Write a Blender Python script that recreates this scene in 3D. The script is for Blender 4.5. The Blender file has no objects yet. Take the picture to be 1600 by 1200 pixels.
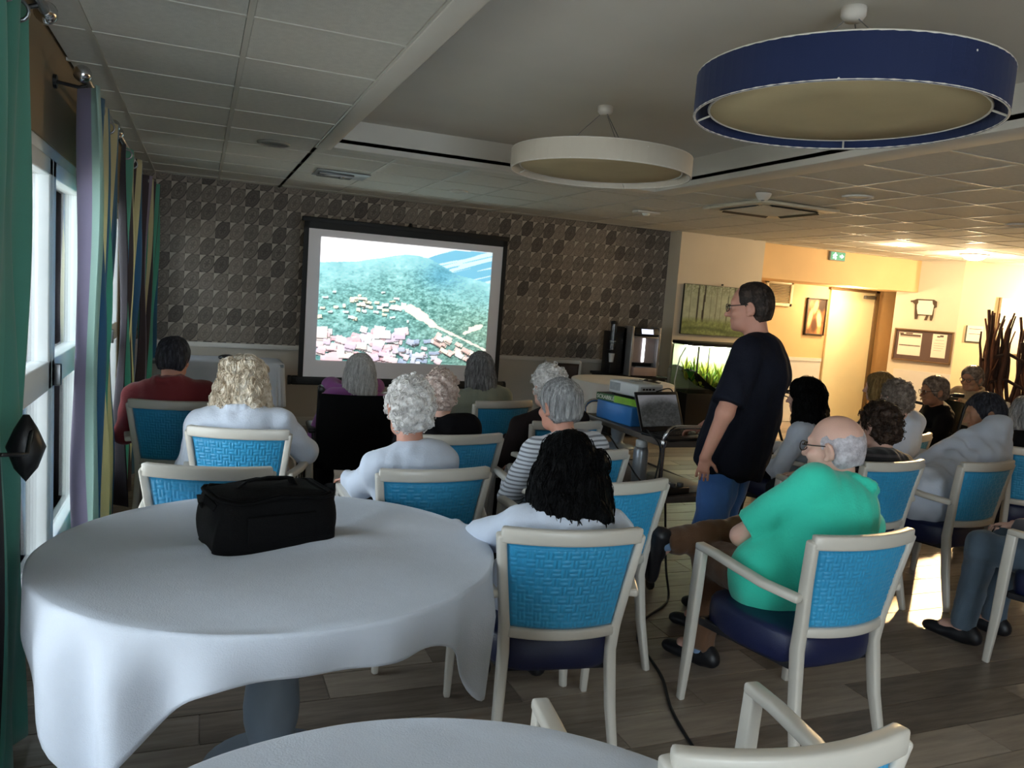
import bpy, bmesh, math, random
import numpy as np
from mathutils import Vector, Matrix

# ---------------------------------------------------------------- camera, world, exposure
scene = bpy.context.scene
COL = scene.collection
random.seed(7)
RNG = np.random.default_rng(7)

def R(d):
    return math.radians(d)

def set_camera(yaw, pitch, roll, f, h):
    cy, sy, cp, sp = math.cos(yaw), math.sin(yaw), math.cos(pitch), math.sin(pitch)
    fw = Vector((sy * cp, cy * cp, -sp))
    r = Vector((cy, -sy, 0))
    d = fw.cross(r)
    cr, sr = math.cos(roll), math.sin(roll)
    r2 = cr * r - sr * d
    d2 = sr * r + cr * d
    cam = bpy.data.objects.new('camera', bpy.data.cameras.new('camera'))
    COL.objects.link(cam)
    cam.data.sensor_width = 36
    cam.data.lens = 36 * f / 1600
    cam.data.clip_start = .05
    m = Matrix((r2, -d2, -fw)).transposed().to_4x4()
    m.translation = (0, 0, h)
    cam.matrix_world = m
    scene.camera = cam
set_camera(.3836, .112, .0746, 1227, 1.6)

scene.view_settings.view_transform = 'Standard'
scene.view_settings.look = 'None'
scene.view_settings.gamma = 1
scene.view_settings.use_curve_mapping = False
scene.view_settings.exposure = 0.95

world = bpy.data.worlds.new('overcast_sky')
scene.world = world
world.use_nodes = True
wb = world.node_tree.nodes['Background']
wb.inputs[0].default_value = (.80, .92, 1, 1)
wb.inputs[1].default_value = 4.4

def add_light(name, kind, loc, power, color, size=.3, size_y=None, rot=None, spot=None, blend=.15, portal=False):
    l = bpy.data.lights.new(name, kind)
    l.energy = power
    l.color = color
    if kind == 'AREA':
        l.size = size
        if size_y:
            l.shape = 'RECTANGLE'
            l.size_y = size_y
        if portal:
            l.cycles.is_portal = True
    else:
        l.shadow_soft_size = size
    if kind == 'SPOT':
        l.spot_size = spot
        l.spot_blend = blend
    o = bpy.data.objects.new(name, l)
    COL.objects.link(o)
    o.location = loc
    if rot:
        o.rotation_euler = rot
    return o

WARM = (1, .76, .46)
WINDOWS = [(-1.2, .2), (1.15, 2.25), (2.95, 5.1), (5.55, 7.15), (7.75, 8.6)]
WIN_Z0, WIN_Z1 = .12, 2.1
WALL_X = -.62
for (a, b) in WINDOWS:                                   # sampling portals in the window openings
    add_light('window_portal', 'AREA', (WALL_X - .26, (a + b) / 2, (WIN_Z0 + WIN_Z1) / 2), 1, (1, 1, 1), WIN_Z1 - WIN_Z0, b - a,
              rot=(0, R(-90), 0), portal=True)
REAR = [(-.4, 2.2)]              # the glazed rear wall behind the camera
for (a, b) in REAR:
    add_light('window_portal', 'AREA', ((a + b) / 2, -3.86, 1.2), 1, (1, 1, 1), b - a, 2.1, rot=(R(90), 0, 0), portal=True)
# high sun on the terrace outside: it never enters, only its bounce does
sun = bpy.data.objects.new('sun', bpy.data.lights.new('sun', 'SUN')); COL.objects.link(sun)
sun.data.energy = 5.5; sun.data.angle = .01; sun.data.color = (1, .96, .9)
sun.rotation_euler = (R(-8), R(32), 0)
# far corner: two ceiling lamps, an unseen sconce, a fill added in the recess
LAMPS = [((9.14, 7.28, 2.44), 52), ((7.84, 7.23, 2.48), 10), ((11.0, 7.0, 2.05), 75), ((8.9, 9.0, 1.98), 20)]
for p, e in LAMPS:
    add_light('warm_lamp_and_fill', 'POINT', p, e, WARM, .07)
def aim(a, b):
    return (Vector(b) - Vector(a)).to_track_quat('-Z', 'Y').to_euler()
SPOT = ((9.10, 7.24, 2.44), (4.05, 3.25, 0))          # extra spot added at the dome lamp to light the floor by the seats
add_light('warm_spot', 'SPOT', SPOT[0], 620, (1, .64, .30), .05, rot=aim(*SPOT), spot=R(25), blend=.4)

# ---------------------------------------------------------------- materials
def srgb(c):
    if isinstance(c, str):
        c = c.lstrip('#')
        c = tuple(int(c[i:i + 2], 16) / 255 for i in (0, 2, 4))
    return tuple(x / 12.92 if x <= .04045 else ((x + .055) / 1.055) ** 2.4 for x in c)

class X:
    """a node socket that can be used in arithmetic"""
    def __init__(s, nt, sock):
        s.nt, s.s = nt, sock
    def _op(s, op, o=None, p=None):
        n = s.nt.nodes.new('ShaderNodeMath'); n.operation = op
        for i, v in enumerate((s, o, p)):
            if v is None: continue
            if isinstance(v, X): s.nt.links.new(v.s, n.inputs[i])
            else: n.inputs[i].default_value = v
        return X(s.nt, n.outputs[0])
    def __add__(s, o): return s._op('ADD', o)
    def __sub__(s, o): return s._op('SUBTRACT', o)
    def __mul__(s, o): return s._op('MULTIPLY', o)
    def __truediv__(s, o): return s._op('DIVIDE', o)
    def lt(s, o): return s._op('LESS_THAN', o)
    def gt(s, o): return s._op('GREATER_THAN', o)
    def fract(s): return s._op('FRACT')
    def floor(s): return s._op('FLOOR')
    def abs(s): return s._op('ABSOLUTE')
    def sin(s): return s._op('SINE')
    def sqrt(s): return s._op('SQRT')
    def min(s, o): return s._op('MINIMUM', o)
    def max(s, o): return s._op('MAXIMUM', o)
    def atan2(s, o): return s._op('ARCTAN2', o)
    def mod(s, o): return s._op('MODULO', o)

class NT:
    def __init__(s, name):
        s.m = bpy.data.materials.new(name); s.m.use_nodes = True
        s.nt = s.m.node_tree
        s.bsdf = s.nt.nodes['Principled BSDF']
        s.out = s.nt.nodes['Material Output']
    def node(s, t, **kw):
        n = s.nt.nodes.new(t)
        for k, v in kw.items(): setattr(n, k, v)
        return n
    def link(s, a, b):
        s.nt.links.new(a.s if isinstance(a, X) else a, b)
    def coord(s, which='Object'):
        return s.node('ShaderNodeTexCoord').outputs[which]
    def xyz(s, which='Object'):
        n = s.node('ShaderNodeSeparateXYZ'); s.link(s.coord(which), n.inputs[0])
        return [X(s.nt, n.outputs[i]) for i in range(3)]
    def noise(s, scale=5, detail=3, vec=None, stretch=None, rough=.5, which='Object'):
        n = s.node('ShaderNodeTexNoise'); n.inputs['Scale'].default_value = scale; n.inputs['Detail'].default_value = detail
        n.inputs['Roughness'].default_value = rough
        v = vec if vec is not None else s.coord(which)
        if stretch:
            mp = s.node('ShaderNodeMapping'); mp.inputs['Scale'].default_value = stretch
            s.link(v, mp.inputs[0]); v = mp.outputs[0]
        s.link(v, n.inputs['Vector'])
        return X(s.nt, n.outputs['Fac'])
    def ramp(s, x, stops, interp='LINEAR'):
        n = s.node('ShaderNodeValToRGB'); s.link(x, n.inputs[0])
        e = n.color_ramp; e.interpolation = interp
        while len(e.elements) < len(stops): e.elements.new(.5)
        for el, (p, c) in zip(e.elements, stops):
            el.position = p; el.color = (*srgb(c), 1)
        return n.outputs[0]
    def mix(s, f, a, b):
        n = s.node('ShaderNodeMix', data_type='RGBA')
        if isinstance(f, X): s.link(f, n.inputs[0])
        else: n.inputs[0].default_value = f
        for i, c in ((6, a), (7, b)):
            if isinstance(c, (str, tuple)): n.inputs[i].default_value = (*srgb(c), 1)
            else: s.link(c, n.inputs[i])
        return n.outputs[2]
    def bump(s, x, strength=.2, dist=.01):
        n = s.node('ShaderNodeBump'); n.inputs['Strength'].default_value = strength; n.inputs['Distance'].default_value = dist
        s.link(x, n.inputs['Height']); s.link(n.outputs[0], s.bsdf.inputs['Normal'])
    def base(s, c):
        if isinstance(c, (str, tuple)): s.bsdf.inputs['Base Color'].default_value = (*srgb(c), 1)
        else: s.link(c, s.bsdf.inputs['Base Color'])
    def set(s, **kw):
        for k, v in kw.items():
            s.bsdf.inputs[k.replace('_', ' ')].default_value = v
        return s

def shade(c, k):
    c = c.lstrip('#')
    return tuple(min(1, int(c[i:i + 2], 16) / 255 * k) for i in (0, 2, 4))

MATS = {}
def pmat(name, c, rough=.6, metal=0, var=.08, vscale=6, bump=.08, bscale=90, sheen=0, coat=0, bdist=.004):
    if name in MATS: return MATS[name]
    t = NT(name)
    t.base(t.mix(t.noise(vscale, 4), shade(c, 1 - var), shade(c, 1 + var)))
    t.set(Roughness=rough, Metallic=metal)
    if sheen: t.set(Sheen_Weight=sheen)
    if coat: t.set(Coat_Weight=coat)
    if bump: t.bump(t.noise(bscale, 2), bump, bdist)
    MATS[name] = t.m
    return t.m

def emat(name, c, strength):
    t = NT(name); t.base(c)
    t.bsdf.inputs['Emission Color'].default_value = (*srgb(c), 1)
    t.bsdf.inputs['Emission Strength'].default_value = strength
    return t.m

def hairmat(name, a, b, c, curly=False, rough=.55):
    t = NT(name)
    n = t.noise(26 if curly else 20, 5, stretch=None if curly else (4, 4, .35), rough=.65)
    t.base(t.ramp(n, [(.30, a), (.5, b), (.68, c)]))
    t.set(Roughness=rough)
    t.bsdf.inputs['Specular IOR Level'].default_value = .25 if int(b.lstrip('#')[:2], 16) > 24 else .08
    t.bump(t.noise(60 if curly else 45, 4, stretch=None if curly else (6, 6, .35)), .75, .012)
    return t.m

def clothmat(name, c, var=.1, knit=140, bump=.25, rough=.85, sheen=.25):
    t = NT(name)
    n = t.noise(5, 4)
    t.base(t.mix(n, shade(c, 1 - var), shade(c, 1 + var)))
    dark = max(int(c.lstrip('#')[i:i + 2], 16) for i in (0, 2, 4)) < 70
    t.set(Roughness=rough, Sheen_Weight=0 if dark else sheen)
    t.bsdf.inputs['Specular IOR Level'].default_value = .15 if dark else .3
    t.bump(t.noise(7, 3) * .7 + t.noise(knit, 2) * .18, bump, .03)
    return t.m

def vcolmat(name, emit=0., rough=.5):
    t = NT(name)
    a = t.node('ShaderNodeVertexColor', layer_name='paint')
    t.link(a.outputs[0], t.bsdf.inputs['Base Color'])
    t.set(Roughness=rough)
    if emit:
        t.base('#101010')
        t.link(a.outputs[0], t.bsdf.inputs['Emission Color'])
        t.set(Emission_Strength=emit)
    return t.m

# ---------------------------------------------------------------- mesh builders
def link(o, parent=None):
    COL.objects.link(o)
    if parent is not None: o.parent = parent
    return o

def tag(o, label=None, cat=None, group=None, kind=None):
    if label: o['label'] = label
    if cat: o['category'] = cat
    if group: o['group'] = group
    if kind: o['kind'] = kind
    return o

def thing(name, label, cat, loc=(0, 0, 0), rz=0., group=None):
    o = bpy.data.objects.new(name, None)
    o.empty_display_size = .1
    link(o); o.location = loc; o.rotation_euler = (0, 0, R(rz))
    return tag(o, label, cat, group)

class MB:
    def __init__(s): s.v, s.f = [], []
    def add(s, v, f):
        o = len(s.v); s.v += [tuple(p) for p in v]; s.f += [tuple(i + o for i in q) for q in f]
        return s
    def box(s, c, size, rot=None, taper=1.):
        x, y, z = (k / 2 for k in size)
        P = [Vector((sx * x * (taper if sz > 0 else 1), sy * y * (taper if sz > 0 else 1), sz * z)) for sz in (-1, 1) for sy in (-1, 1) for sx in (-1, 1)]
        if rot: 
            m = Matrix.Rotation(R(rot[2]), 3, 'Z') @ Matrix.Rotation(R(rot[1]), 3, 'Y') @ Matrix.Rotation(R(rot[0]), 3, 'X')
            P = [m @ p for p in P]
        P = [p + Vector(c) for p in P]
        return s.add(P, [(0, 2, 3, 1), (4, 5, 7, 6), (0, 1, 5, 4), (2, 6, 7, 3), (0, 4, 6, 2), (1, 3, 7, 5)])
    def span(s, a, b):
        return s.box([(p + q) / 2 for p, q in zip(a, b)], [abs(q - p) for p, q in zip(a, b)])
    def sweep(s, path, prof, up=(0, 0, 1), closed=False, scale=None):
        """prof: list of (x,y) points of the section, swept along the path"""
        path = [Vector(p) for p in path]; n = len(path); k = len(prof); V = []
        prev = None
        for i, p in enumerate(path):
            if closed: t = path[(i + 1) % n] - path[i - 1]
            else: t = path[min(i + 1, n - 1)] - path[max(i - 1, 0)]
            t.normalize()
            if prev is None:
                u = Vector(up)
                a = t.cross(u)
                if a.length < 1e-3: a = t.cross(Vector((1, 0, 0)))
                a.normalize()
            else:
                a = prev - t * prev.dot(t); a.normalize()
            prev = a
            b = a.cross(t)
            sc = scale[i] if scale else 1
            V += [p + a * (x * sc) + b * (y * sc) for x, y in prof]
        F = []
        for i in range(n if closed else n - 1):
            j = (i + 1) % n
            for q in range(k):
                r = (q + 1) % k
                F.append((i * k + q, i * k + r, j * k + r, j * k + q))
        if not closed:
            F.append(tuple(range(k))[::-1]); F.append(tuple((n - 1) * k + q for q in range(k)))
        return s.add(V, F)
    def tube(s, path, r, n=8, closed=False, scale=None):
        return s.sweep(path, [(r * math.cos(2 * math.pi * i / n), r * math.sin(2 * math.pi * i / n)) for i in range(n)], closed=closed, scale=scale)
    def bar(s, path, w, h, up=(0, 0, 1), scale=None):
        return s.sweep(path, [(-w / 2, -h / 2), (w / 2, -h / 2), (w / 2, h / 2), (-w / 2, h / 2)], up=up, scale=scale)
    def lathe(s, prof, n=24, c=(0, 0, 0), close=True):
        V, F = [], []; k = len(prof)
        for i in range(n):
            a = 2 * math.pi * i / n
            V += [(c[0] + r * math.cos(a), c[1] + r * math.sin(a), c[2] + z) for r, z in prof]
        for i in range(n):
            j = (i + 1) % n
            for q in range(k - 1): F.append((i * k + q, j * k + q, j * k + q + 1, i * k + q + 1))
        if close:
            F.append(tuple(i * k for i in range(n))[::-1]); F.append(tuple(i * k + k - 1 for i in range(n)))
        return s.add(V, F)
    def cyl(s, c, r, h, n=20, axis='Z'):
        m = MB(); m.lathe([(r, -h / 2), (r, h / 2)], n)
        if axis == 'Y': m.v = [(x, -z, y) for x, y, z in m.v]
        if axis == 'X': m.v = [(z, y, -x) for x, y, z in m.v]
        return s.add([Vector(p) + Vector(c) for p in m.v], m.f)
    def prism(s, pts, z0, z1):
        n = len(pts)
        return s.add([(x, y, z0) for x, y in pts] + [(x, y, z1) for x, y in pts],
                     [tuple(range(n))[::-1], tuple(range(n, 2 * n))] + [(i, (i + 1) % n, n + (i + 1) % n, n + i) for i in range(n)])
    def grid(s, fn, nu, nv):
        V = [fn(i / (nu - 1), j / (nv - 1)) for j in range(nv) for i in range(nu)]
        return s.add(V, [(j * nu + i, j * nu + i + 1, (j + 1) * nu + i + 1, (j + 1) * nu + i) for j in range(nv - 1) for i in range(nu - 1)])
    def mesh(s, name, m=None, bevel=0, smooth=False, seg=2):
        me = bpy.data.meshes.new(name)
        me.from_pydata([tuple(p) for p in s.v], [], s.f)
        bm = bmesh.new(); bm.from_mesh(me)
        bmesh.ops.recalc_face_normals(bm, faces=bm.faces) if bevel or not smooth else None
        if bevel:
            es = [e for e in bm.edges if len(e.link_faces) == 2 and e.calc_face_angle(0) > .5]
            bmesh.ops.bevel(bm, geom=es, offset=bevel, segments=seg, profile=.5, affect='EDGES', clamp_overlap=True)
        bm.to_mesh(me); bm.free()
        if m: me.materials.append(m)
        if smooth or bevel:
            me.polygons.foreach_set('use_smooth', [True] * len(me.polygons))
            if bevel and not smooth: 
                me.set_sharp_from_angle(angle=R(50))
        return me
    def build(s, name, m, parent=None, bevel=0, smooth=False, loc=None, rot=None, seg=2):
        o = bpy.data.objects.new(name, s.mesh(name, m, bevel, smooth, seg))
        link(o, parent)
        if loc: o.location = loc
        if rot: o.rotation_euler = [R(a) for a in rot]
        return o

def struct(name, mb, m, parent=None, bevel=0):
    o = mb.build(name, m, parent, bevel)
    o['kind'] = 'structure'
    return o

def obj(name, mesh, parent=None, loc=None, rot=None):
    o = bpy.data.objects.new(name, mesh); link(o, parent)
    if loc: o.location = loc
    if rot: o.rotation_euler = [R(a) for a in rot]
    return o

def copy_tree(o, parent=None):
    c = o.copy(); link(c)
    if parent is not None: c.parent = parent
    for ch in list(o.children): copy_tree(ch, c)
    return c

def arc(cx, cy, r, a0, a1, n, plane='xz', o=0.):
    out = []
    for i in range(n + 1):
        a = R(a0 + (a1 - a0) * i / n)
        p, q = cx + r * math.cos(a), cy + r * math.sin(a)
        out.append((p, o, q) if plane == 'xz' else (o, p, q) if plane == 'yz' else (p, q, o))
    return out

def text(name, body, size, m, parent, loc, rot, extrude=.0008, align='LEFT'):
    cu = bpy.data.curves.new(name, 'FONT'); cu.body = body; cu.size = size; cu.extrude = extrude; cu.align_x = align; cu.resolution_u = 3
    cu.materials.append(m)
    tmp = bpy.data.objects.new(name + '_source', cu); COL.objects.link(tmp)
    bpy.context.view_layer.update()
    me = bpy.data.meshes.new_from_object(tmp)
    bpy.data.objects.remove(tmp); bpy.data.curves.remove(cu)
    if not me.materials: me.materials.append(m)
    return obj(name, me, parent, loc, rot)

def painted(name, w, h, fn, m, parent, nx=80, ny=60, loc=(0, 0, 0), rot=(0, 0, 0)):
    """a flat print in the local XZ plane (facing -Y), its colours from fn(u, v) -> array (n,3) in sRGB"""
    us = np.linspace(0, 1, nx); vs = np.linspace(0, 1, ny)
    U, V = np.meshgrid(us, vs)
    co = np.stack([(U - .5) * w, np.zeros_like(U), V * h], -1).reshape(-1, 3)
    i = np.arange((ny - 1) * nx).reshape(ny - 1, nx)[:, :-1].ravel()
    F = np.stack([i, i + 1, i + nx + 1, i + nx], -1)
    me = bpy.data.meshes.new(name); me.from_pydata(co.tolist(), [], F.tolist())
    c = np.clip(fn(U.ravel(), V.ravel()), 0, 1)
    c = np.where(c <= .04045, c / 12.92, ((c + .055) / 1.055) ** 2.4)
    at = me.color_attributes.new('paint', 'FLOAT_COLOR', 'POINT')
    at.data.foreach_set('color', np.c_[c, np.ones(len(c))].astype(np.float32).ravel())
    me.materials.append(m)
    return obj(name, me, parent, loc, rot)

def hexa(c): return np.array([int(c[i:i + 2], 16) / 255 for i in (1, 3, 5)])

def vnoise(x, y, seed=0, octaves=4):
    """cheap value noise, arrays in, 0..1 out"""
    out = np.zeros_like(x); amp, tot = 1., 0.
    for o in range(octaves):
        xi, yi = np.floor(x).astype(int), np.floor(y).astype(int); fx, fy = x - xi, y - yi
        fx, fy = fx * fx * (3 - 2 * fx), fy * fy * (3 - 2 * fy)
        def h(a, b):
            n = (a * 374761393 + b * 668265263 + (seed + o) * 982451653) & 0x7fffffff
            n = ((n ^ (n >> 13)) * 1274126177) & 0x7fffffff
            return ((n ^ (n >> 16)) & 0xffff) / 65535.
        v = (h(xi, yi) * (1 - fx) + h(xi + 1, yi) * fx) * (1 - fy) + (h(xi, yi + 1) * (1 - fx) + h(xi + 1, yi + 1) * fx) * fy
        out += amp * v; tot += amp; amp *= .55; x = x * 2.03 + 7.1; y = y * 2.03 + 3.7
    return out / tot
# ---------------------------------------------------------------- the room
CEIL, DADO, BACK = 2.55, .86, 8.82
M_WHITE = pmat('white_paint', '#d9d4cc', .6, var=.03, bump=.05)
M_CREAM = pmat('cream_wall_paint', '#d8cbb4', .7, var=.04, vscale=2, bump=.12, bscale=140)
M_YELLOW = pmat('yellow_wall_paint', '#deba86', .7, var=.05, vscale=2, bump=.12, bscale=140)
M_DADO = pmat('dado_paint', '#c9c1b4', .6, var=.04, vscale=2)
M_TILE = pmat('ceiling_tile_mineral', '#cfccc2', .85, var=.06, vscale=30, bump=.35, bscale=220)
M_TEE = pmat('ceiling_grid_metal', '#c8c4b8', .45, var=.02, bump=0)
M_SHADOW = pmat('ceiling_void_grey', '#6b6a66', .9, var=.05)
M_PLASTER = pmat('smooth_plaster', '#d9d5cc', .75, var=.04, vscale=2, bump=.1, bscale=60)
M_PVC = pmat('window_pvc', '#e6ebec', .35, var=.02, bump=0)
M_BLACK = pmat('black_plastic', '#121214', .4, var=.1, bump=.05)
M_CHROME = pmat('chrome', '#c8c8ca', .16, 1, var=.02, bump=0)
M_STEEL = pmat('brushed_steel', '#8d8f92', .35, 1, var=.05, bump=.05)
M_CLOTHW = clothmat('white_linen', '#c3cad6', .04, 260, .22, .85, .2)

def plank_material():
    t = NT('wood_look_floor')
    oi = t.node('ShaderNodeObjectInfo')
    r = X(t.nt, oi.outputs['Random'])
    n = t.noise(3.2, 6, stretch=(1, 9, 1), rough=.6) + (r - .5) * .5
    t.base(t.ramp(n, [(.15, '#6a5e53'), (.45, '#8b7d70'), (.7, '#a39586'), (.95, '#b5a797')]))
    t.set(Roughness=.38)
    t.bump(t.noise(9, 5, stretch=(1, 14, 1)), .12, .004)
    return t.m
M_PLANK = plank_material()

def wallpaper():
    t = NT('ornamental_wallpaper')
    x, y, z = t.xyz('Object')
    cw, ch = .142, .178
    col = ((x + 2.) / cw).floor()
    # alternate columns are shifted a little, as in a printed drop pattern
    fx = ((x + 2.) / cw).fract(); zz = z / ch; fz = zz.fract(); row = zz.floor()
    comb = t.node('ShaderNodeCombineXYZ'); t.link(col, comb.inputs[0]); t.link(row, comb.inputs[1])
    wn = t.node('ShaderNodeTexWhiteNoise'); wn.noise_dimensions = '2D'; t.link(comb.outputs[0], wn.inputs['Vector'])
    rnd = X(t.nt, wn.outputs['Value'])
    par = (col + row).mod(2).abs()
    u = fx - .5; v = fz - .5
    # leaning oval medallion that runs into the two opposite corners of its square
    a = (u + v) * .7071; b = (v - u) * .7071
    d = ((a / .66) * (a / .66) + (b / .43) * (b / .43)).sqrt()
    ring = (d - .95).abs().lt(.07); ring2 = (d - .60).abs().lt(.06)
    inside = d.lt(1.0)
    ang = b.atan2(a)
    petal = ((ang * 6).sin() * .14 + .30 - d).gt(0)
    vein = ((ang * 12).sin() * .05 + .78 - d).abs().lt(.05)
    corner = (u * -1. + v).abs().gt(.30)                      # the two light corner triangles
    lower = v.lt(0)
    ground = t.mix(corner, '#4a443e', t.mix(lower, '#b3a99b', '#958b7f'))
    tone = t.mix(rnd, '#5b544d', '#8f857a')
    c1 = t.mix(inside, ground, t.mix(par * .55, tone, '#8e8479'))
    line = (ring * .8).max(ring2 * .45).max(petal * .55).max(vein * .4)
    dark = t.mix(rnd, '#332e2a', '#6a6159')
    c3 = t.mix(line, c1, dark)
    t.base(c3); t.set(Roughness=.65)
    t.bump(t.noise(120, 3), .15, .003)
    return t.m
M_PAPER = wallpaper()

# floor
fl = MB().span((-4, -4, -.12), (13, 10, -.006))
floor = struct('floor', fl, M_PLANK)
def seen_floor(x, y):
    return y > .9 and x > -.55 + max(0, (1.2 - y)) * .5 and x < 1.5 + y * 1.55 and y < 8.8
pm = MB().box((0, 0, -.004), (1.196, .194, .008)).mesh('plank', M_PLANK)
rest = MB(); n = 0
for j in range(0, 49):
    y = -.9 + j * .2 + .1
    if y > 8.8: break
    off = (j * .47) % 1.2
    for i in range(-1, 9):
        x = -.62 + i * 1.2 + off
        if x - .6 > 9.8 or x + .6 < -.62: continue
        if seen_floor(x, y) and n < 295:
            obj('plank', pm, floor, (x, y, 0)); n += 1
        else: rest.box((x, y, -.004), (1.196, .194, .008))
o = rest.build('far_planks', M_PLANK, floor); o['kind'] = 'stuff'

# left wall with its window openings
wl = MB()
edges = [-3.6] + [e for w in WINDOWS for e in w] + [8.9]
for i in range(0, len(edges) - 1, 2):
    wl.span((WALL_X - .25, edges[i], 0), (WALL_X, edges[i + 1], CEIL + .4))
for a, b in WINDOWS:
    wl.span((WALL_X - .25, a, 0), (WALL_X, b, WIN_Z0)); wl.span((WALL_X - .25, a, WIN_Z1), (WALL_X, b, CEIL + .4))
struct('wall_left', wl, pmat('ochre_wall_paint', '#84735a', .7, var=.05, vscale=2, bump=.1))
def glass_material():
    t = NT('window_glass')
    tr = t.node('ShaderNodeBsdfTransparent'); gl = t.node('ShaderNodeBsdfGlossy'); gl.inputs['Roughness'].default_value = .02
    fr = t.node('ShaderNodeFresnel'); fr.inputs[0].default_value = 1.35
    mx = t.node('ShaderNodeMixShader')
    t.link(fr.outputs[0], mx.inputs[0]); t.link(tr.outputs[0], mx.inputs[1]); t.link(gl.outputs[0], mx.inputs[2])
    t.link(mx.outputs[0], t.out.inputs[0])
    return t.m
M_GLASS = glass_material()
for k, (a, b) in enumerate(WINDOWS):
    w = bpy.data.objects.new('window_%d' % (k + 1), None); link(w); w['kind'] = 'structure'
    x0 = WALL_X - .055
    fr = MB(); s = .06
    for p, q in (((a, WIN_Z0), (a + s, WIN_Z1)), ((b - s, WIN_Z0), (b, WIN_Z1)), ((a, WIN_Z0), (b, WIN_Z0 + s)), ((a, WIN_Z1 - s), (b, WIN_Z1))):
        fr.span((x0 - .04, p[0], p[1]), (x0 + .05, q[0], q[1]))
    fr.build('window_frame', M_PVC, w, .004)
    m = (a + b) / 2
    for c, d in ((a + s, m - .004), (m + .004, b - s)):
        sh = MB(); z0, z1 = WIN_Z0 + s, WIN_Z1 - s; t_ = .075
        for p, q in (((c, z0), (c + t_, z1)), ((d - t_, z0), (d, z1)), ((c, z0), (d, z0 + t_ + .03)), ((c, z1 - t_), (d, z1)), ((c, 1.03), (d, 1.16))):
            sh.span((x0 - .02, p[0], p[1]), (x0 + .065, q[0], q[1]))
        sash = sh.build('sash', M_PVC, w, .006)
        for z2, z3 in ((z0 + t_ + .03, 1.03), (1.16, z1 - t_)):
            MB().span((x0 + .01, c + t_, z2), (x0 + .022, d - t_, z3)).build('pane', M_GLASS, sash)
    MB().box((x0 + .085, m + .03, 1.09), (.03, .03, .1)).build('window_handle', M_STEEL, w, .005)
# outside: a pale terrace seen through the panes
struct('terrace_ground', MB().span((-14, -16, -.25), (-.88, 20, -.13)), pmat('terrace_concrete', '#dcd9d0', .9))

# back wall: wallpaper above, white dado below
back = struct('wall_back', MB().span((-.9, BACK, 0), (5.62, BACK + .2, CEIL + .4)), M_PAPER)
struct('wainscot_panel', MB().span((WALL_X, BACK - .012, .1), (5.6, BACK, DADO)), M_DADO, back)
struct('baseboard_back', MB().span((WALL_X, BACK - .02, 0), (5.6, BACK, .1)), M_WHITE, None, .004)
struct('trim_1', MB().span((WALL_X, BACK - .03, DADO - .03), (5.6, BACK, DADO + .02)), M_WHITE, None, .006)

# cream pier, yellow recess, soffit
struct('wall_pier', MB().span((5.6, 8.56, 0), (6.9, 9.8, CEIL + .4)), M_CREAM)
struct('trim_2', MB().span((5.6, 8.535, DADO - .03), (6.9, 8.56, DADO + .02)), M_WHITE, None, .006)
struct('trim_3', MB().span((5.585, 8.545, .1), (6.9, 8.56, DADO - .03)), M_WHITE)
struct('wall_recess', MB().span((6.9, 9.5, 0), (10.9, 9.7, CEIL + .4)), M_YELLOW)
struct('trim_4', MB().span((6.9, 9.485, .0), (8.93, 9.5, .96)).span((6.9, 9.47, .94), (8.93, 9.5, .99)), M_WHITE)
struct('wall_soffit', MB().span((6.9, 8.72, 2.09), (9.95, 9.5, CEIL + .3)), M_YELLOW)
PW, QW = Vector((9.87, 8.76, 0)), Vector((10.16, 8.21, 0))
uw = (QW - PW).normalized(); nw = Vector((-uw.y, uw.x, 0))       # nw points into the wall
if nw.x < 0: nw = -nw
def wall_piece(name, a, b, m, z0=0, z1=CEIL + .4, th=.2):
    a, b = Vector(a), Vector(b); d = (b - a).normalized(); k = Vector((d.y, -d.x, 0))
    if k.dot(Vector((1, 1, 0))) < 0: k = -k
    return struct(name, MB().prism([(p.x, p.y) for p in (a, b, b + k * th, a + k * th)], z0, z1), m)
wall_piece('wall_notice', PW - uw * .25, QW, M_CREAM)
struct('wall_return', MB().prism([(p.x, p.y) for p in (PW - uw * .249 + nw * .004, PW + uw * .1 + nw * .1, Vector((10.95, 9.3, 0)), Vector((10.70, 9.52, 0)))], 0, CEIL + .4), M_CREAM)
wall_piece('wall_right', QW, (12.9, 6.77, 0), pmat('pale_yellow_paint', '#e0cfa6', .7, var=.04, vscale=2, bump=.12))
struct('trim_5', MB().prism([(p.x, p.y) for p in (PW - uw * .15, QW, QW - nw * .015, PW - uw * .15 - nw * .015)], .0, .93), M_WHITE)
struct('wall_east', MB().span((12.7, -4, 0), (12.9, 7, CEIL + .4)), M_CREAM)
wr_ = MB(); e_ = [-.9] + [q for w in REAR for q in w] + [12.9]
for i in range(0, len(e_), 2): wr_.span((e_[i], -3.8, 0), (e_[i + 1], -3.6, CEIL + .4))
for a, b in REAR: wr_.span((a, -3.8, 0), (b, -3.6, .15)); wr_.span((a, -3.8, 2.25), (b, -3.6, CEIL + .4))
struct('wall_rear', wr_, M_CREAM)
struct('roof_slab', MB().span((-1.0, -4.1, CEIL + .4), (13.1, 10.1, CEIL + .6)), M_PLASTER)
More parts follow.
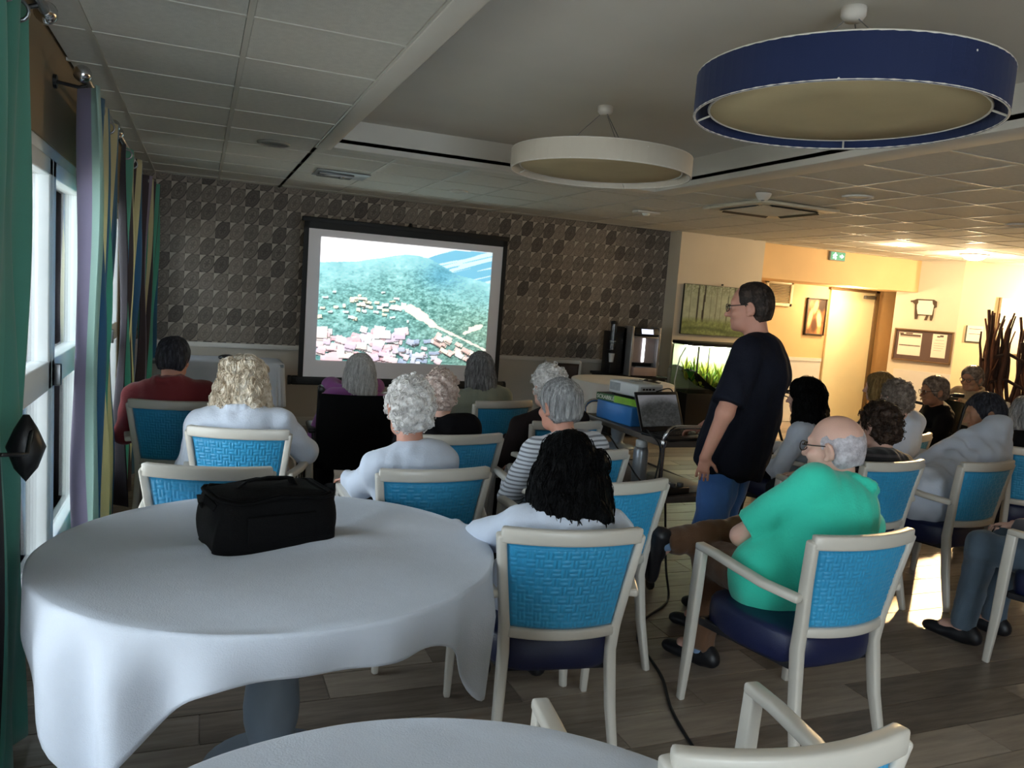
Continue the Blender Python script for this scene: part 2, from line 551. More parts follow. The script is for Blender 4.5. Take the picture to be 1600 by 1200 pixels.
# the pale door in the recess
door = bpy.data.objects.new('door_1', None); link(door); door['kind'] = 'structure'
MB().span((8.96, 9.455, .01), (9.84, 9.495, 2.05)).build('door_leaf', pmat('pale_door_paint', '#f0e3b8', .45, var=.02, bump=0), door, .004)
MB().span((9.84, 9.44, 0), (9.92, 9.5, 2.088)).span((8.93, 9.44, 2.05), (9.92, 9.5, 2.088)).build('door_frame', pmat('brown_door_frame', '#6d5433', .5), door, .004)
c = MB(); c.box((9.70, 9.43, 1.98), (.2, .05, .05)); c.bar([(9.66, 9.42, 2.0), (9.78, 9.38, 2.01), (9.86, 9.44, 2.04)], .02, .01); c.build('door_closer', M_STEEL, door, .004)

# ceiling: dropped grid around a raised plaster tray
TX0, TX1, TY0, TY1, TRAY = .85, 3.5, -2.2, 5.81, 2.75
ce = MB()
for a, b in (((-.9, -4), (TX0, 9.9)), ((TX1, -4), (12.9, 9.9)), ((TX0, TY1), (TX1, 9.9)), ((TX0, -4), (TX1, TY0))):
    ce.span((*a, CEIL + .035), (*b, CEIL + .06))
ceiling = struct('ceiling', ce, M_SHADOW)
struct('tray_top', MB().span((TX0 - .1, TY0 - .1, TRAY), (TX1 + .1, TY1 + .1, TRAY + .1)), M_PLASTER, ceiling)
lip = MB()
lip.span((TX0 - .105, TY0, CEIL - .006), (TX0, TY1 + .12, TRAY + .02))
lip.span((TX1, TY0, CEIL - .006), (TX1 + .22, TY1 + .12, TRAY + .02))
lip.span((TX0, TY1, CEIL - .006), (TX1, TY1 + .14, TRAY + .02))
lip.span((TX0, TY0 - .14, CEIL - .006), (TX1, TY0, TRAY + .02))
struct('tray_border', lip, M_PLASTER, ceiling, .004)
tm = MB().box((0, 0, .008), (.572, .572, .016)).mesh('ceiling_tile', M_TILE)
tee = MB(); nt = 0; rest = MB()
def tiles(x0, x1, y0, y1, gx, gy):
    """whole and cut tiles of the .6 m grid inside a rectangle"""
    global nt
    i0 = math.floor((x0 - gx) / .6); j0 = math.floor((y0 - gy) / .6)
    for i in range(i0, math.ceil((x1 - gx) / .6)):
        for j in range(j0, math.ceil((y1 - gy) / .6)):
            a, b = max(x0, gx + i * .6), min(x1, gx + i * .6 + .6); c, d = max(y0, gy + j * .6), min(y1, gy + j * .6 + .6)
            if b - a < .06 or d - c < .06: continue
            cx, cy = (a + b) / 2, (c + d) / 2
            whole = b - a > .59 and d - c > .59
            seen = cy > 1.2 and cx < 1.2 + cy * 1.7
            if not seen: rest.box((cx, cy, CEIL + .012), (b - a - .028, d - c - .028, .016)); continue
            if whole: obj('ceiling_tile', tm, ceiling, (cx, cy, CEIL + .004))
            else: MB().box((0, 0, .008), (b - a - .028, d - c - .028, .016)).build('ceiling_tile', M_TILE, ceiling, loc=(cx, cy, CEIL + .004))
            nt += 1
    for i in range(i0, math.ceil((x1 - gx) / .6) + 1):
        x = gx + i * .6
        if x0 - .01 <= x <= x1 + .01: tee.box((x, (y0 + y1) / 2, CEIL + .008), (.024, y1 - y0, .016)); tee.box((x, (y0 + y1) / 2, CEIL + .025), (.008, y1 - y0, .03))
    for j in range(j0, math.ceil((y1 - gy) / .6) + 1):
        y = gy + j * .6
        if y0 - .01 <= y <= y1 + .01: tee.box(((x0 + x1) / 2, y, CEIL + .0075), (x1 - x0, .024, .015))
tiles(-.62, TX0 - .105, -3.6, 8.82, -.454, .22)
tiles(TX0 - .105, TX1 + .22, TY1 + .14, 8.82, -.454, .22)
tiles(TX1 + .22, 6.9, -3.6, 8.72, 3.72, .22)
tiles(6.9, 9.95, -3.6, 8.72, 3.72, .22)
tiles(9.95, 12.7, -3.6, 8.0, 3.72, .22)
if rest.v:
    o = rest.build('unseen_tiles', M_TILE, ceiling); o['kind'] = 'stuff'
tee.build('ceiling_grid', M_TEE, ceiling)

# ---------------------------------------------------------------- ceiling fittings
M_LENS = pmat('frosted_lens', '#c9c3b4', .5, var=.02)
def downlight(loc, r, label, lens, group=None, ring=M_WHITE):
    t = thing('ceiling_downlight', label, 'ceiling light', loc, group=group)
    MB().lathe([(r * .78, -.004), (r * .86, -.012), (r, -.008), (r, .004), (r * .78, .004)], 32, close=False).build('trim_ring', ring, t, smooth=True)
    MB().lathe([(.001, -.004), (r * .6, -.004), (r * .79, .0), (r * .79, .006), (.001, .006)], 32, close=False).build('lens', lens, t, smooth=True)
    return t
M_LIT = emat('lit_lamp_lens', '#ffe2a8', 28)
t = downlight((9.14, 7.28, CEIL), .17, 'large round ceiling lamp shining bright over the notice board corner', M_LIT)
MB().lathe([(.001, -.075), (.06, -.07), (.11, -.05), (.135, -.02), (.14, 0), (.001, 0)], 28, close=False).build('glare_dome', M_LIT, t, smooth=True)  # lit dome added under the lens, shaped to give the lamp its wide glare
downlight((7.84, 7.23, CEIL), .05, 'tiny lit ceiling spot in front of the exit sign', emat('lit_small_lens', '#ffdc98', 12))
downlight((4.69, 4.8, CEIL), .115, 'unlit round ceiling downlight beyond the blue drum pendant', M_LENS)
downlight((6.72, 4.95, CEIL), .115, 'unlit round ceiling downlight at the frame edge above the driftwood', M_LENS)
downlight((.46, 6.01, CEIL), .115, 'dark round grille speaker in the dropped ceiling by the curtains', pmat('grey_grille', '#6e6c66', .7, bump=.5, bscale=300), ring=pmat('grey_ring', '#8e8b83', .6))
downlight((2.27, 7.35, CEIL), .09, 'small pale round ceiling disc in front of the patterned wall', M_LENS)
def downbox(loc, label):
    t = thing('smoke_detector', label, 'detector', loc)
    MB().lathe([(.001, -.055), (.035, -.055), (.05, -.035), (.062, -.012), (.062, 0), (.001, 0)], 28, close=False).build('housing', M_WHITE, t, smooth=True)
    MB().lathe([(.001, -.062), (.012, -.06), (.014, -.054), (.001, -.054)], 14, close=False).build('indicator', M_STEEL, t, smooth=True)
downbox((4.12, 5.2, CEIL), 'round white smoke detector beside the ceiling air vent')
t = thing('emergency_light', 'small white ceiling emergency lamp near the end of the patterned wall', 'ceiling light', (4.19, 7.09, CEIL))
MB().box((0, 0, -.012), (.26, .12, .024)).build('housing', M_WHITE, t, .006)
MB().lathe([(.001, -.05), (.03, -.045), (.042, -.024), (.001, -.024)], 20, close=False).build('lamp', pmat('pale_lens', '#f2eee2', .3), t, smooth=True)
t = thing('ceiling_fixture', 'dark recessed square ceiling fixture above the screen corner', 'ceiling light', (1.13, 7.2, CEIL))
MB().box((0, 0, -.004), (.46, .4, .01)).build('plate', pmat('dull_metal_plate', '#8f9292', .4, .5), t, .003)
MB().box((-.05, 0, -.018), (.3, .22, .02)).build('diffuser', pmat('grey_diffuser', '#74787a', .25), t, .006)
MB().cyl((.0, -.03, -.034), .025, .02).build('lamp', M_CHROME, t)
# air conditioning cassette
t = thing('air_vent', 'square ceiling air conditioning cassette with slatted grille', 'air vent', (4.72, 5.86, CEIL), 0)
fr = MB()
for a, b in (((-.42, -.42), (.42, -.3)), ((-.42, .3), (.42, .42)), ((-.42, -.3), (-.3, .3)), ((.3, -.3), (.42, .3))):
    fr.span((*a, -.028), (*b, -.002))
fr.build('frame', pmat('vent_cream', '#d6cdb8', .5), t, .008)
for k in range(4):
    b = MB().box((0, -.33, -.034), (.5, .035, .006), rot=(22, 0, 0)); b.build('louvre', M_BLACK, t, rot=(0, 0, 90 * k))
gp = MB().box((0, 0, -.016), (.56, .56, .012)); gp.build('grille_panel', pmat('vent_grille', '#a59b84', .6), t)
for k in range(13):
    MB().box((0, -.24 + k * .04, -.026), (.54, .012, .01)).build('slat', MATS['vent_cream'], t)
# exit sign on the soffit
t = thing('exit_sign', 'lit green exit sign with running figure and arrow on the soffit', 'sign', (8.26, 8.70, 2.425))
MB().box((0, 0, .055), (.27, .035, .125)).build('housing', pmat('sign_grey', '#8f9a94', .5), t, .004)
MB().box((0, -.019, .055), (.25, .004, .105)).build('sign_face', emat('sign_green', '#2f7f63', .55), t)
ME = emat('sign_white', '#f4fff4', 2.2)
s = MB(); s.cyl((-.055, -.024, .088), .011, .004, 14, 'Y')
s.bar([(-.062, -.023, .075), (-.05, -.023, .045)], .004, .02, up=(0, 1, 0))
for p in ([(-.05, -.023, .047), (-.035, -.023, .03), (-.045, -.023, .012)], [(-.05, -.023, .047), (-.068, -.023, .03), (-.09, -.023, .028)],
          [(-.06, -.023, .072), (-.035, -.023, .062), (-.025, -.023, .072)], [(-.062, -.023, .072), (-.082, -.023, .065), (-.086, -.023, .05)]):
    s.tube(p, .006, 6)
s.build('running_figure', ME, t)
s = MB(); s.add([(.03, -.023, .045), (.06, -.023, .045), (.06, -.023, .025), (.1, -.023, .055), (.06, -.023, .085), (.06, -.023, .065), (.03, -.023, .065)], [tuple(range(7))])
s.build('arrow', ME, t)

# ---------------------------------------------------------------- drum pendants
def pendant(loc, r, h, zb, m_shade, m_in, label):
    t = thing('drum_pendant', label, 'pendant lamp', loc)
    zb -= loc[2]
    MB().lathe([(r, zb), (r, zb + h), (r - .008, zb + h), (r - .008, zb)], 72, close=False).build('lamp_shade', m_shade, t, smooth=False)
    d = MB().lathe([(.002, zb + .028), (r * .5, zb + .026), (r * .885, zb + .028), (r * .9, zb + .036), (.002, zb + .05)], 64, close=False)
    d.build('diffuser', m_in, t, smooth=True)
    rg = MB()
    for q, z in ((r - .004, zb + .004), (r - .004, zb + h), (r * .895, zb + .03)):
        rg.tube([(q * math.cos(a), q * math.sin(a), z) for a in np.linspace(0, 2 * math.pi, 64, endpoint=False)], .005, 6, closed=True)
    rg.build('wire_ring', M_WHITE, t, smooth=True)
    for k in range(4):
        a = R(45 + 90 * k)
        MB().tube([(r * .89 * math.cos(a), r * .89 * math.sin(a), zb + .03), (r * math.cos(a), r * math.sin(a), zb + .006)], .004, 6).build('spoke', M_WHITE, t)
    for k in range(3):
        a = R(30 + 120 * k)
        MB().tube([(.02 * math.cos(a), .02 * math.sin(a), -.04), (r * .55 * math.cos(a), r * .55 * math.sin(a), zb + h * .8)], .0022, 5).build('wire', M_STEEL, t)
        MB().tube([(0, 0, zb + h * .8), (r * math.cos(a), r * math.sin(a), zb + h * .8)], .004, 6).build('spoke', M_WHITE, t)
    MB().lathe([(.001, -.05), (.03, -.05), (.045, -.03), (.045, 0), (.001, 0)], 24, close=False).build('ceiling_cup', M_WHITE, t, smooth=True)
    return t
M_SHADEB = clothmat('blue_shade_fabric', '#15244c', .05, 260, .12, .7, .1)
M_SHADEW = clothmat('white_shade_fabric', '#c8c0b2', .03, 260, .12, .7, .1)
M_DIFF = clothmat('pendant_diffuser_cloth', '#c4b48f', .05, 120, .1, .8, 0)
pendant((2.2, 4.3, TRAY), .537, .112, 2.352, M_SHADEW, M_DIFF, 'white drum pendant lamp hanging nearer the patterned wall')
pendant((2.22, 2.40, TRAY), .545, .150, 2.342, M_SHADEB, M_DIFF, 'big blue drum pendant lamp hanging in the raised ceiling tray')

# ---------------------------------------------------------------- curtains and rods
def curtain_mat(name, stripes, widths):
    """vertical stripes along the cloth (U of the UV map), slightly see-through cotton"""
    t = NT(name)
    uv = t.node('ShaderNodeUVMap'); sp = t.node('ShaderNodeSeparateXYZ'); t.link(uv.outputs[0], sp.inputs[0])
    u = X(t.nt, sp.outputs[0])
    tot = sum(widths); acc = 0; stops = []
    for c, w in zip(stripes, widths):
        stops.append((acc / tot, c)); acc += w
    colr = t.ramp(u, stops, 'CONSTANT')
    t.base(t.mix(t.noise(300, 2) * .25, colr, '#55585c'))
    t.set(Roughness=.85, Sheen_Weight=.2)
    t.bump(t.noise(260, 2), .2, .003)
    tl = t.node('ShaderNodeBsdfTranslucent'); t.link(colr, tl.inputs[0])
    mx = t.node('ShaderNodeMixShader'); mx.inputs[0].default_value = .32
    t.link(t.bsdf.outputs[0], mx.inputs[1]); t.link(tl.outputs[0], mx.inputs[2]); t.link(mx.outputs[0], t.out.inputs[0])
    return t.m

def curtain(name, label, y0, y1, x, m, ztop=2.36, zbot=.02, folds=6, amp=.05, pinch=None, nu=120, nv=36, ph=0., group=None):
    t = thing(name, label, 'curtain', (x, (y0 + y1) / 2, 0), group=group)
    V, UV = [], []
    L = y1 - y0
    for j in range(nv):
        v = j / (nv - 1); z = zbot + (ztop - zbot) * v
        for i in range(nu):
            u = i / (nu - 1)
            a = amp * (.75 + .35 * math.sin(3 * u + 2.2 * v + ph))
            yy = (u - .5) * L
            if pinch:
                pz, pk = pinch
                k = 1 - pk * math.exp(-((z - pz) / .34) ** 2)
                yy = yy * k - (1 - k) * L * .22
                a *= .6 + .4 * k
            xx = a * math.sin(2 * math.pi * folds * u + ph + .5 * math.sin(2.5 * v + u * 4)) + .012 * math.sin(9 * v + 13 * u + ph)
            V.append((xx, yy + .012 * math.sin(5 * v + 9 * u), z)); UV.append((u, v))
    F = [(j * nu + i, j * nu + i + 1, (j + 1) * nu + i + 1, (j + 1) * nu + i) for j in range(nv - 1) for i in range(nu - 1)]
    me = bpy.data.meshes.new('drape'); me.from_pydata(V, [], F)
    l = me.uv_layers.new(name='UVMap')
    idx = np.zeros(len(me.loops), dtype=np.int32); me.loops.foreach_get('vertex_index', idx)
    l.data.foreach_set('uv', np.array(UV, dtype=np.float32)[idx].ravel())
    me.materials.append(m); me.polygons.foreach_set('use_smooth', [True] * len(me.polygons))
    o = obj('drape', me, t)
    md = o.modifiers.new('thickness', 'SOLIDIFY'); md.thickness = .003
    ne = folds
    em = MB()
    for k in range(ne):
        yy = (-.5 + (k + .5) / ne) * L
        MB().tube([(.03 * math.cos(a), yy, ztop - .045 + .03 * math.sin(a)) for a in np.linspace(0, 2 * math.pi, 14, endpoint=False)], .006, 6, closed=True).build('eyelet', M_STEEL, t, smooth=True)
    return t
def rod(y0, y1, x, label, z=2.40):
    t = thing('curtain_rod', label, 'curtain rod', (x, y0, z))
    MB().tube([(0, 0, 0), (0, y1 - y0, 0)], .016, 12).build('pole', M_STEEL, t, smooth=True)
    for yy in (-.02, y1 - y0 + .02):
        MB().lathe([(.001, -.04), (.02, -.034), (.034, -.012), (.036, .008), (.026, .028), (.014, .036), (.001, .036)], 18, close=False).build('finial', M_CHROME, t, smooth=True, loc=(0, yy, 0), rot=(90, 0, 0))
    for yy in (.12, y1 - y0 - .12):
        b = MB(); b.tube([(WALL_X - x + .01, yy, -.02), (-.03, yy, -.03), (0, yy, -.018)], .008, 8); b.cyl((WALL_X - x + .008, yy, -.02), .03, .014, 14, 'X')
        b.build('bracket', M_BLACK, t, smooth=False)
TEAL, MAUVE, CREAM, BLUE, WHT, PURP = '#54a898', '#8d84a0', '#cfcba4', '#2c6a8e', '#d6dcd8', '#3a2f3c'
cm0 = curtain_mat('curtain_teal_stripe', [PURP, '#23262c', TEAL, '#4f9f90', TEAL], [1.4, 1.4, 2.5, 2.2, 2.0])
cm1 = curtain_mat('curtain_stripes', ['#9fc0b6', MAUVE, BLUE, PURP, CREAM, BLUE, TEAL, PURP, CREAM, BLUE], [.40, .42, .9, .3, .5, .9, .6, .4, .5, 1])
cm2 = curtain_mat('curtain_stripes_far', [PURP, MAUVE, TEAL, CREAM, BLUE, PURP, CREAM, TEAL, PURP, CREAM, TEAL, PURP, BLUE], [1.2, .8, 1.4, 1, 1.2, .8, 1, 1.2, 1, 1, 1.2, 1, 1])
rod(-.2, 3.05, -.49, 'steel curtain rod over the window nearest the large round table')
rod(3.95, 5.2, -.49, 'steel curtain rod with round finial carrying the dark blue striped curtain')
rod(5.48, 8.4, -.49, 'steel curtain rod nearest the patterned wall')
curtain('curtain', 'tall teal curtain hanging beside the large round table', 2.30, 2.86, -.515, cm0, folds=3, amp=.030, ph=1.2)
curtain('curtain', 'striped curtain of teal, mauve, cream and dark blue past the first window', 3.92, 5.1, -.47, cm1, folds=5, amp=.055, pinch=(1.0, .25), ph=.4)
curtain('curtain', 'striped curtain of purple and cream beyond the second window', 5.62, 6.6, -.46, cm2, folds=4, amp=.05, pinch=(1.1, .3), ph=2.)
curtain('curtain', 'last striped curtain in the corner by the patterned wall', 7.2, 8.4, -.45, cm2, folds=6, amp=.075, pinch=(1.25, .3), ph=3.4)
t = thing('curtain_tieback', 'dark tieback tassel against the teal curtain', 'tieback', (-.44, 2.50, 1.08))
MB().lathe([(.001, -.1), (.03, -.06), (.05, 0), (.03, .05), (.008, .09), (.001, .09)], 14, close=False).build('tassel', M_BLACK, t, smooth=True)
MB().tube([(-.02, -.2, .02), (.02, -.1, 0), (.015, 0, .06), (.0, .1, .03)], .006, 6).build('cord', M_BLACK, t, smooth=True)

# ---------------------------------------------------------------- projection screen
def town(u, v):
    t = 1 - v                                               # from the top
    ridge = np.interp(u, [0, .19, .35, .46, .55, .62, .75, .80, 1.0], [.205, .175, .125, .085, .08, .10, .19, .22, .27])
    ridge += .008 * (vnoise(u * 40, t * 0, 3) - .5)
    far = np.interp(u, [0, .6, .74, 1.0], [.3, .10, .01, .0])
    n1 = vnoise(u * 9, t * 12, 11, 4)[:, None]; n2 = vnoise(u * 46, t * 60, 5, 3)[:, None]; n3 = vnoise(u * 110, t * 130, 9, 2)[:, None]
    c = np.ones((len(u), 3)) * hexa('#ffffff')
    farm = (t > far)[:, None]
    streak = (vnoise((u + 2.2 * t) * 16, t * 3, 21, 3) > .56)[:, None]
    c = np.where(farm, np.where(streak, hexa('#d4f0f8'), hexa('#7cc4e0')), c)
    k = np.clip((t - ridge) / .32, 0, 1)[:, None]
    hill = hexa('#a6e4ea') * (1 - k) + hexa('#7fb8b4') * k
    dark = np.exp(-(((u - .70) / .13) ** 2 + ((t - .23) / .12) ** 2))[:, None]
    hill = hill * (1 - .55 * dark) + hexa('#3f8fb4') * .55 * dark
    hill = hill + (n2 - .5) * .38 * (0.25 + k) + (n3 - .5) * .30 * (.3 + k) + (n1 - .5) * .2
    yel = (np.clip((u - .45) / .5, 0, 1) * np.clip((t - .42) / .3, 0, 1))[:, None]
    hill = hill * (1 - .5 * yel) + (hexa('#8fa07c') + (n3 - .5) * .6 + (n2 - .5) * .3) * .5 * yel
    c = np.where((t > ridge)[:, None], hill, c)
    low = np.clip((t - .62) / .2, 0, 1)[:, None]
    c = c * (1 - .35 * low) + (hexa('#6f9a9c') + (n2 - .5) * .5) * .35 * low
    rg = np.random.default_rng(3)
    def house(uc, tc, w, h, a, col):
        du, dt = u - uc, (t - tc) * .74
        x = du * math.cos(a) + dt * math.sin(a); y = -du * math.sin(a) + dt * math.cos(a)
        m = (np.abs(x) < w) & (np.abs(y) < h)
        sh = (np.abs(x - .004) < w) & (np.abs(y - .008) < h) & ~m
        c[sh] = c[sh] * .55
        roof = m & (y < 0)
        c[m] = hexa(col) * (.93 + .14 * vnoise(u[m] * 90, t[m] * 90, 2, 2))[:, None]
        c[roof] = np.clip(c[roof] * 1.08, 0, 1)
    pal = ['#f6d3d8', '#fbe3e6', '#f2c4cc', '#ffffff', '#f8e9e4', '#e9d7ea']
    for _ in range(95): house(rg.uniform(.0, .48), .72 + .28 * rg.random() ** .7, rg.uniform(.018, .050), rg.uniform(.012, .026), rg.uniform(-.35, .35), pal[rg.integers(6)])
    for _ in range(30): house(rg.uniform(.48, .75), rg.uniform(.80, 1.0), rg.uniform(.012, .035), rg.uniform(.008, .018), rg.uniform(-.2, .5), ['#dfe3f2', '#c3cde0', '#f3dfe6', '#aebdd6'][rg.integers(4)])
    for _ in range(45):
        q = rg.random(); house(.70 + .24 * q + rg.normal(0, .035), .78 + .18 * q + rg.normal(0, .03), rg.uniform(.010, .028), rg.uniform(.008, .016), .5, ['#fff3e2', '#fbe0d8', '#ffffff', '#f2d0c8'][rg.integers(4)])
    for _ in range(34): house(rg.uniform(.0, .52), rg.uniform(.40, .66), rg.uniform(.006, .02), rg.uniform(.004, .010), rg.uniform(-.2, .2), ['#ffffff', '#e9fbf6', '#fbf7da'][rg.integers(3)])
    for _ in range(14): house(rg.uniform(.17, .28), rg.uniform(.47, .53), rg.uniform(.008, .018), .008, .1, '#fffbe0')
    for p, q, w in (((.42, .525), (.56, .535), .016), ((.52, .535), (.60, .60), .036), ((.58, .58), (.66, .66), .024), ((.66, .66), (.80, .74), .010), ((.80, .74), (1.0, .86), .008), ((.86, .72), (.96, .645), .012), ((.9, .68), (.94, .66), .02)):
        s = np.clip(((u - p[0]) * (q[0] - p[0]) + (t - p[1]) * (q[1] - p[1])) / ((q[0] - p[0]) ** 2 + (q[1] - p[1]) ** 2), 0, 1)
        d = np.hypot(u - p[0] - s * (q[0] - p[0]), t - p[1] - s * (q[1] - p[1])) + .012 * (vnoise(u * 50, t * 50, 8, 2) - .5)
        c[d < w] = hexa('#fff6ea')
    return c
SX0, SX1, SY = .956, 3.164, 8.27
t = thing('projection_screen', 'portable projection screen showing an aerial view of a hillside town', 'screen', ((SX0 + SX1) / 2, SY, 0), .4)
W = SX1 - SX0
MS = pmat('screen_fabric', '#e6e2e6', .75, var=.01, bump=.05, bscale=300)
sc_ = MB().span((-W / 2, 0, .60), (W / 2, .006, 2.2)).build('screen_fabric', MS, t)
MF = pmat('screen_black_border', '#0c0c0e', .6)
bd = MB(); bd.span((-W / 2, -.003, .60), (-W / 2 + .05, .009, 2.2)); bd.span((W / 2 - .05, -.003, .60), (W / 2, .009, 2.2)); bd.span((-W / 2, -.003, 2.125), (W / 2, .009, 2.2))
bd.build('black_border', MF, sc_)
painted('projected_picture', 1.86, 1.26, town, vcolmat('projected_picture', .53), sc_, 260, 190, loc=(.0, -.004, .79))
MB().box((0, .02, 2.215), (W + .04, .05, .05)).build('top_rail', MF, t, .008)
MB().box((0, .03, .57), (W + .14, .09, .09)).build('roller_case', MF, t, .02)
for sgn in (-1, 1): MB().cyl((sgn * (W / 2 + .08), .03, .57), .05, .03, 18, 'X').build('end_cap', M_BLACK, t)
MB().tube([(0, .1, .25), (0, .1, 2.24), (0, .05, 2.27), (0, .0, 2.25)], .015, 10).build('pole', M_BLACK, t, smooth=True)
for k in range(3):
    a = R(90 + 120 * k)
    MB().tube([(0, .1, .52), (.28 * math.cos(a), .1 + .28 * math.sin(a), .26), (.5 * math.cos(a), .1 + .5 * math.sin(a), .015)], .012, 8).build('leg', M_BLACK, t, smooth=True)
# ---------------------------------------------------------------- chairs
M_FRAME = pmat('cream_lacquered_wood', '#c9c4ba', .38, var=.03, bump=.04, coat=.15)
M_NAVY = pmat('navy_leatherette', '#131c42', .42, var=.1, bump=.2, bscale=240)
def weave_mat(name, a, b):
    t = NT(name)
    x, y, z = t.xyz('Object')
    p = t.noise(4, 3)
    t.base(t.mix(p, a, b)); t.set(Roughness=.45, Sheen_Weight=.2)
    t.bump(t.noise(300, 2), .25, .002)
    return t.m
M_WEAVE = weave_mat('woven_blue_upholstery', '#1f86b6', '#31a2d2')
M_BROWNW = weave_mat('brown_back_panel', '#3b2c24', '#4a3830')

def stile(sgn):          # rear leg and back post in one sweep, local chair frame (faces +Y)
    return [(sgn * .215, -.305, 0), (sgn * .198, -.255, .22), (sgn * .188, -.228, .42), (sgn * .194, -.238, .52), (sgn * .216, -.260, .68), (sgn * .238, -.288, .845)]
def edge_at(z):
    P = stile(1)
    for a, b in zip(P, P[1:]):
        if a[2] <= z <= b[2]:
            k = (z - a[2]) / (b[2] - a[2]); return a[0] + k * (b[0] - a[0]), a[1] + k * (b[1] - a[1])
    return P[-1][0], P[-1][1]
BOW = .045
def back_pt(s, z, off=0):          # s -1..1 across the bowed back
    hx, hy = edge_at(z)
    return (s * hx, hy - BOW * (1 - s * s) - off, z)
def weave_panel():
    nu, nv = 132, 118; n = 0
    z0, z1 = .515, .815
    def h(u, v):                    # basket weave of paired strands
        cx, cz = u * .44 / .030, v * .285 / .030
        i, j = math.floor(cx), math.floor(cz); fx, fz = cx - i, cz - j
        if (i + j) % 2: a, b = fz, fx
        else: a, b = fx, fz
        strand = abs(math.sin(2 * math.pi * a)) ** .6
        over = math.sin(math.pi * b) ** .5
        return .0045 * strand * (.35 + .65 * over)
    def f(u, v):
        z = z0 + (z1 - z0) * v; s = (u * 2 - 1) * .93
        p = back_pt(s, z); 
        edge = min(1, min(u, 1 - u) / .03, min(v, 1 - v) / .04)
        return (p[0], p[1] - (.008 + h(u, v)) * edge, z)
    def g(u, v):
        z = z0 + (z1 - z0) * v; s = (1 - u * 2) * .93
        p = back_pt(s, z); edge = min(1, min(u, 1 - u) / .04, min(v, 1 - v) / .05)
        return (p[0], p[1] + .022 * edge ** .5, z)
    m = MB().grid(f, nu, nv); m.grid(g, 30, 20)
    return m
def rail(z, h, w):
    return MB().bar([back_pt(s, z) for s in np.linspace(-1, 1, 17)], w, h, up=(0, 0, 1))
def front_leg(sgn):
    return MB().bar([(sgn * .285, .262, 0), (sgn * .283, .245, .25), (sgn * .282, .235, .48), (sgn * .282, .225, .655)], .036, .044, up=(0, 1, 0), scale=[.72, .95, 1.05, 1])
def armrest(sgn):
    return MB().bar([(sgn * .282, .245, .662), (sgn * .286, .14, .662), (sgn * .288, 0, .652), (sgn * .275, -.12, .638), (sgn * .238, -.262, .628)], .044, .030)
def seat_mesh():
    m = MB(); n = 28
    def outline(k):
        P = []
        for i in range(n * 4):
            a = 2 * math.pi * i / (n * 4); c, s = math.cos(a), math.sin(a); e = .42
            x = abs(c) ** e * (1 if c > 0 else -1); y = abs(s) ** e * (1 if s > 0 else -1)
            w = .255 if y > 0 else .255 - .05 * (-y)
            P.append((x * w * k, .245 * y * k + .0))
        return P
    prof = [(.88, .345), (.96, .35), (1, .365), (1.01, .41), (1, .452), (.965, .468), (.88, .476), (.6, .484), (.3, .488)]
    V = []
    for k, z in prof: V += [(x, y, z) for x, y in outline(k)]
    L = n * 4; F = []
    for r in range(len(prof) - 1):
        for i in range(L): F.append((r * L + i, r * L + (i + 1) % L, (r + 1) * L + (i + 1) % L, (r + 1) * L + i))
    F.append(tuple(range(L))[::-1]); F.append(tuple((len(prof) - 1) * L + i for i in range(L)))
    return m.add(V, F)
CH = {}
CH['seat'] = seat_mesh().mesh('seat', M_NAVY, smooth=True)
CH['panel'] = weave_panel().mesh('back_panel', M_WEAVE, smooth=True)
CH['panel2'] = weave_panel().mesh('back_panel_brown', M_BROWNW, smooth=True)
CH['top'] = rail(.842, .052, .036).mesh('top_rail', M_FRAME, .008)
CH['low'] = rail(.497, .038, .034).mesh('lower_rail', M_FRAME, .008)
for s_ in (-1, 1):
    CH['rear', s_] = MB().bar(stile(s_), .034, .046, up=(0, 1, 0), scale=[.75, .95, 1.05, 1, .95, .9]).mesh('rear_leg', M_FRAME, .008)
    CH['front', s_] = front_leg(s_).mesh('front_leg', M_FRAME, .007)
    CH['arm', s_] = armrest(s_).mesh('armrest', M_FRAME, .009)
ap = MB()
for s_ in (-1, 1): ap.bar([(s_ * .262, .215, .355), (s_ * .185, -.205, .355)], .022, .03)
ap.bar([(-.26, .215, .355), (.26, .215, .355)], .022, .03); ap.bar([(-.185, -.205, .355), (.185, -.205, .355)], .022, .03)
CH['apron'] = ap.mesh('seat_frame', pmat('dark_seat_frame', '#16151c', .6), .004)
def chair(label, x, y, rz, arms=True, panel='panel', group=None):
    t = thing('armchair', label, 'chair', (x, y, 0), rz, group)
    obj('seat', CH['seat'], t); obj('back_panel', CH[panel], t); obj('top_rail', CH['top'], t); obj('lower_rail', CH['low'], t); obj('seat_frame', CH['apron'], t)
    for s in (-1, 1):
        obj('leg', CH['rear', s], t); obj('leg', CH['front', s], t)
        if arms: obj('armrest', CH['arm', s], t)
    return t
CG = 'cream framed armchairs of the seated audience'
def at_top(lx, ly, rx, ry):
    """chair origin and turn from the floor-plan positions of its two back corners"""
    a = math.atan2(ry - ly, rx - lx); mx, my = (lx + rx) / 2, (ly + ry) / 2
    return mx - math.sin(a) * .302, my + math.cos(a) * .302, math.degrees(a)
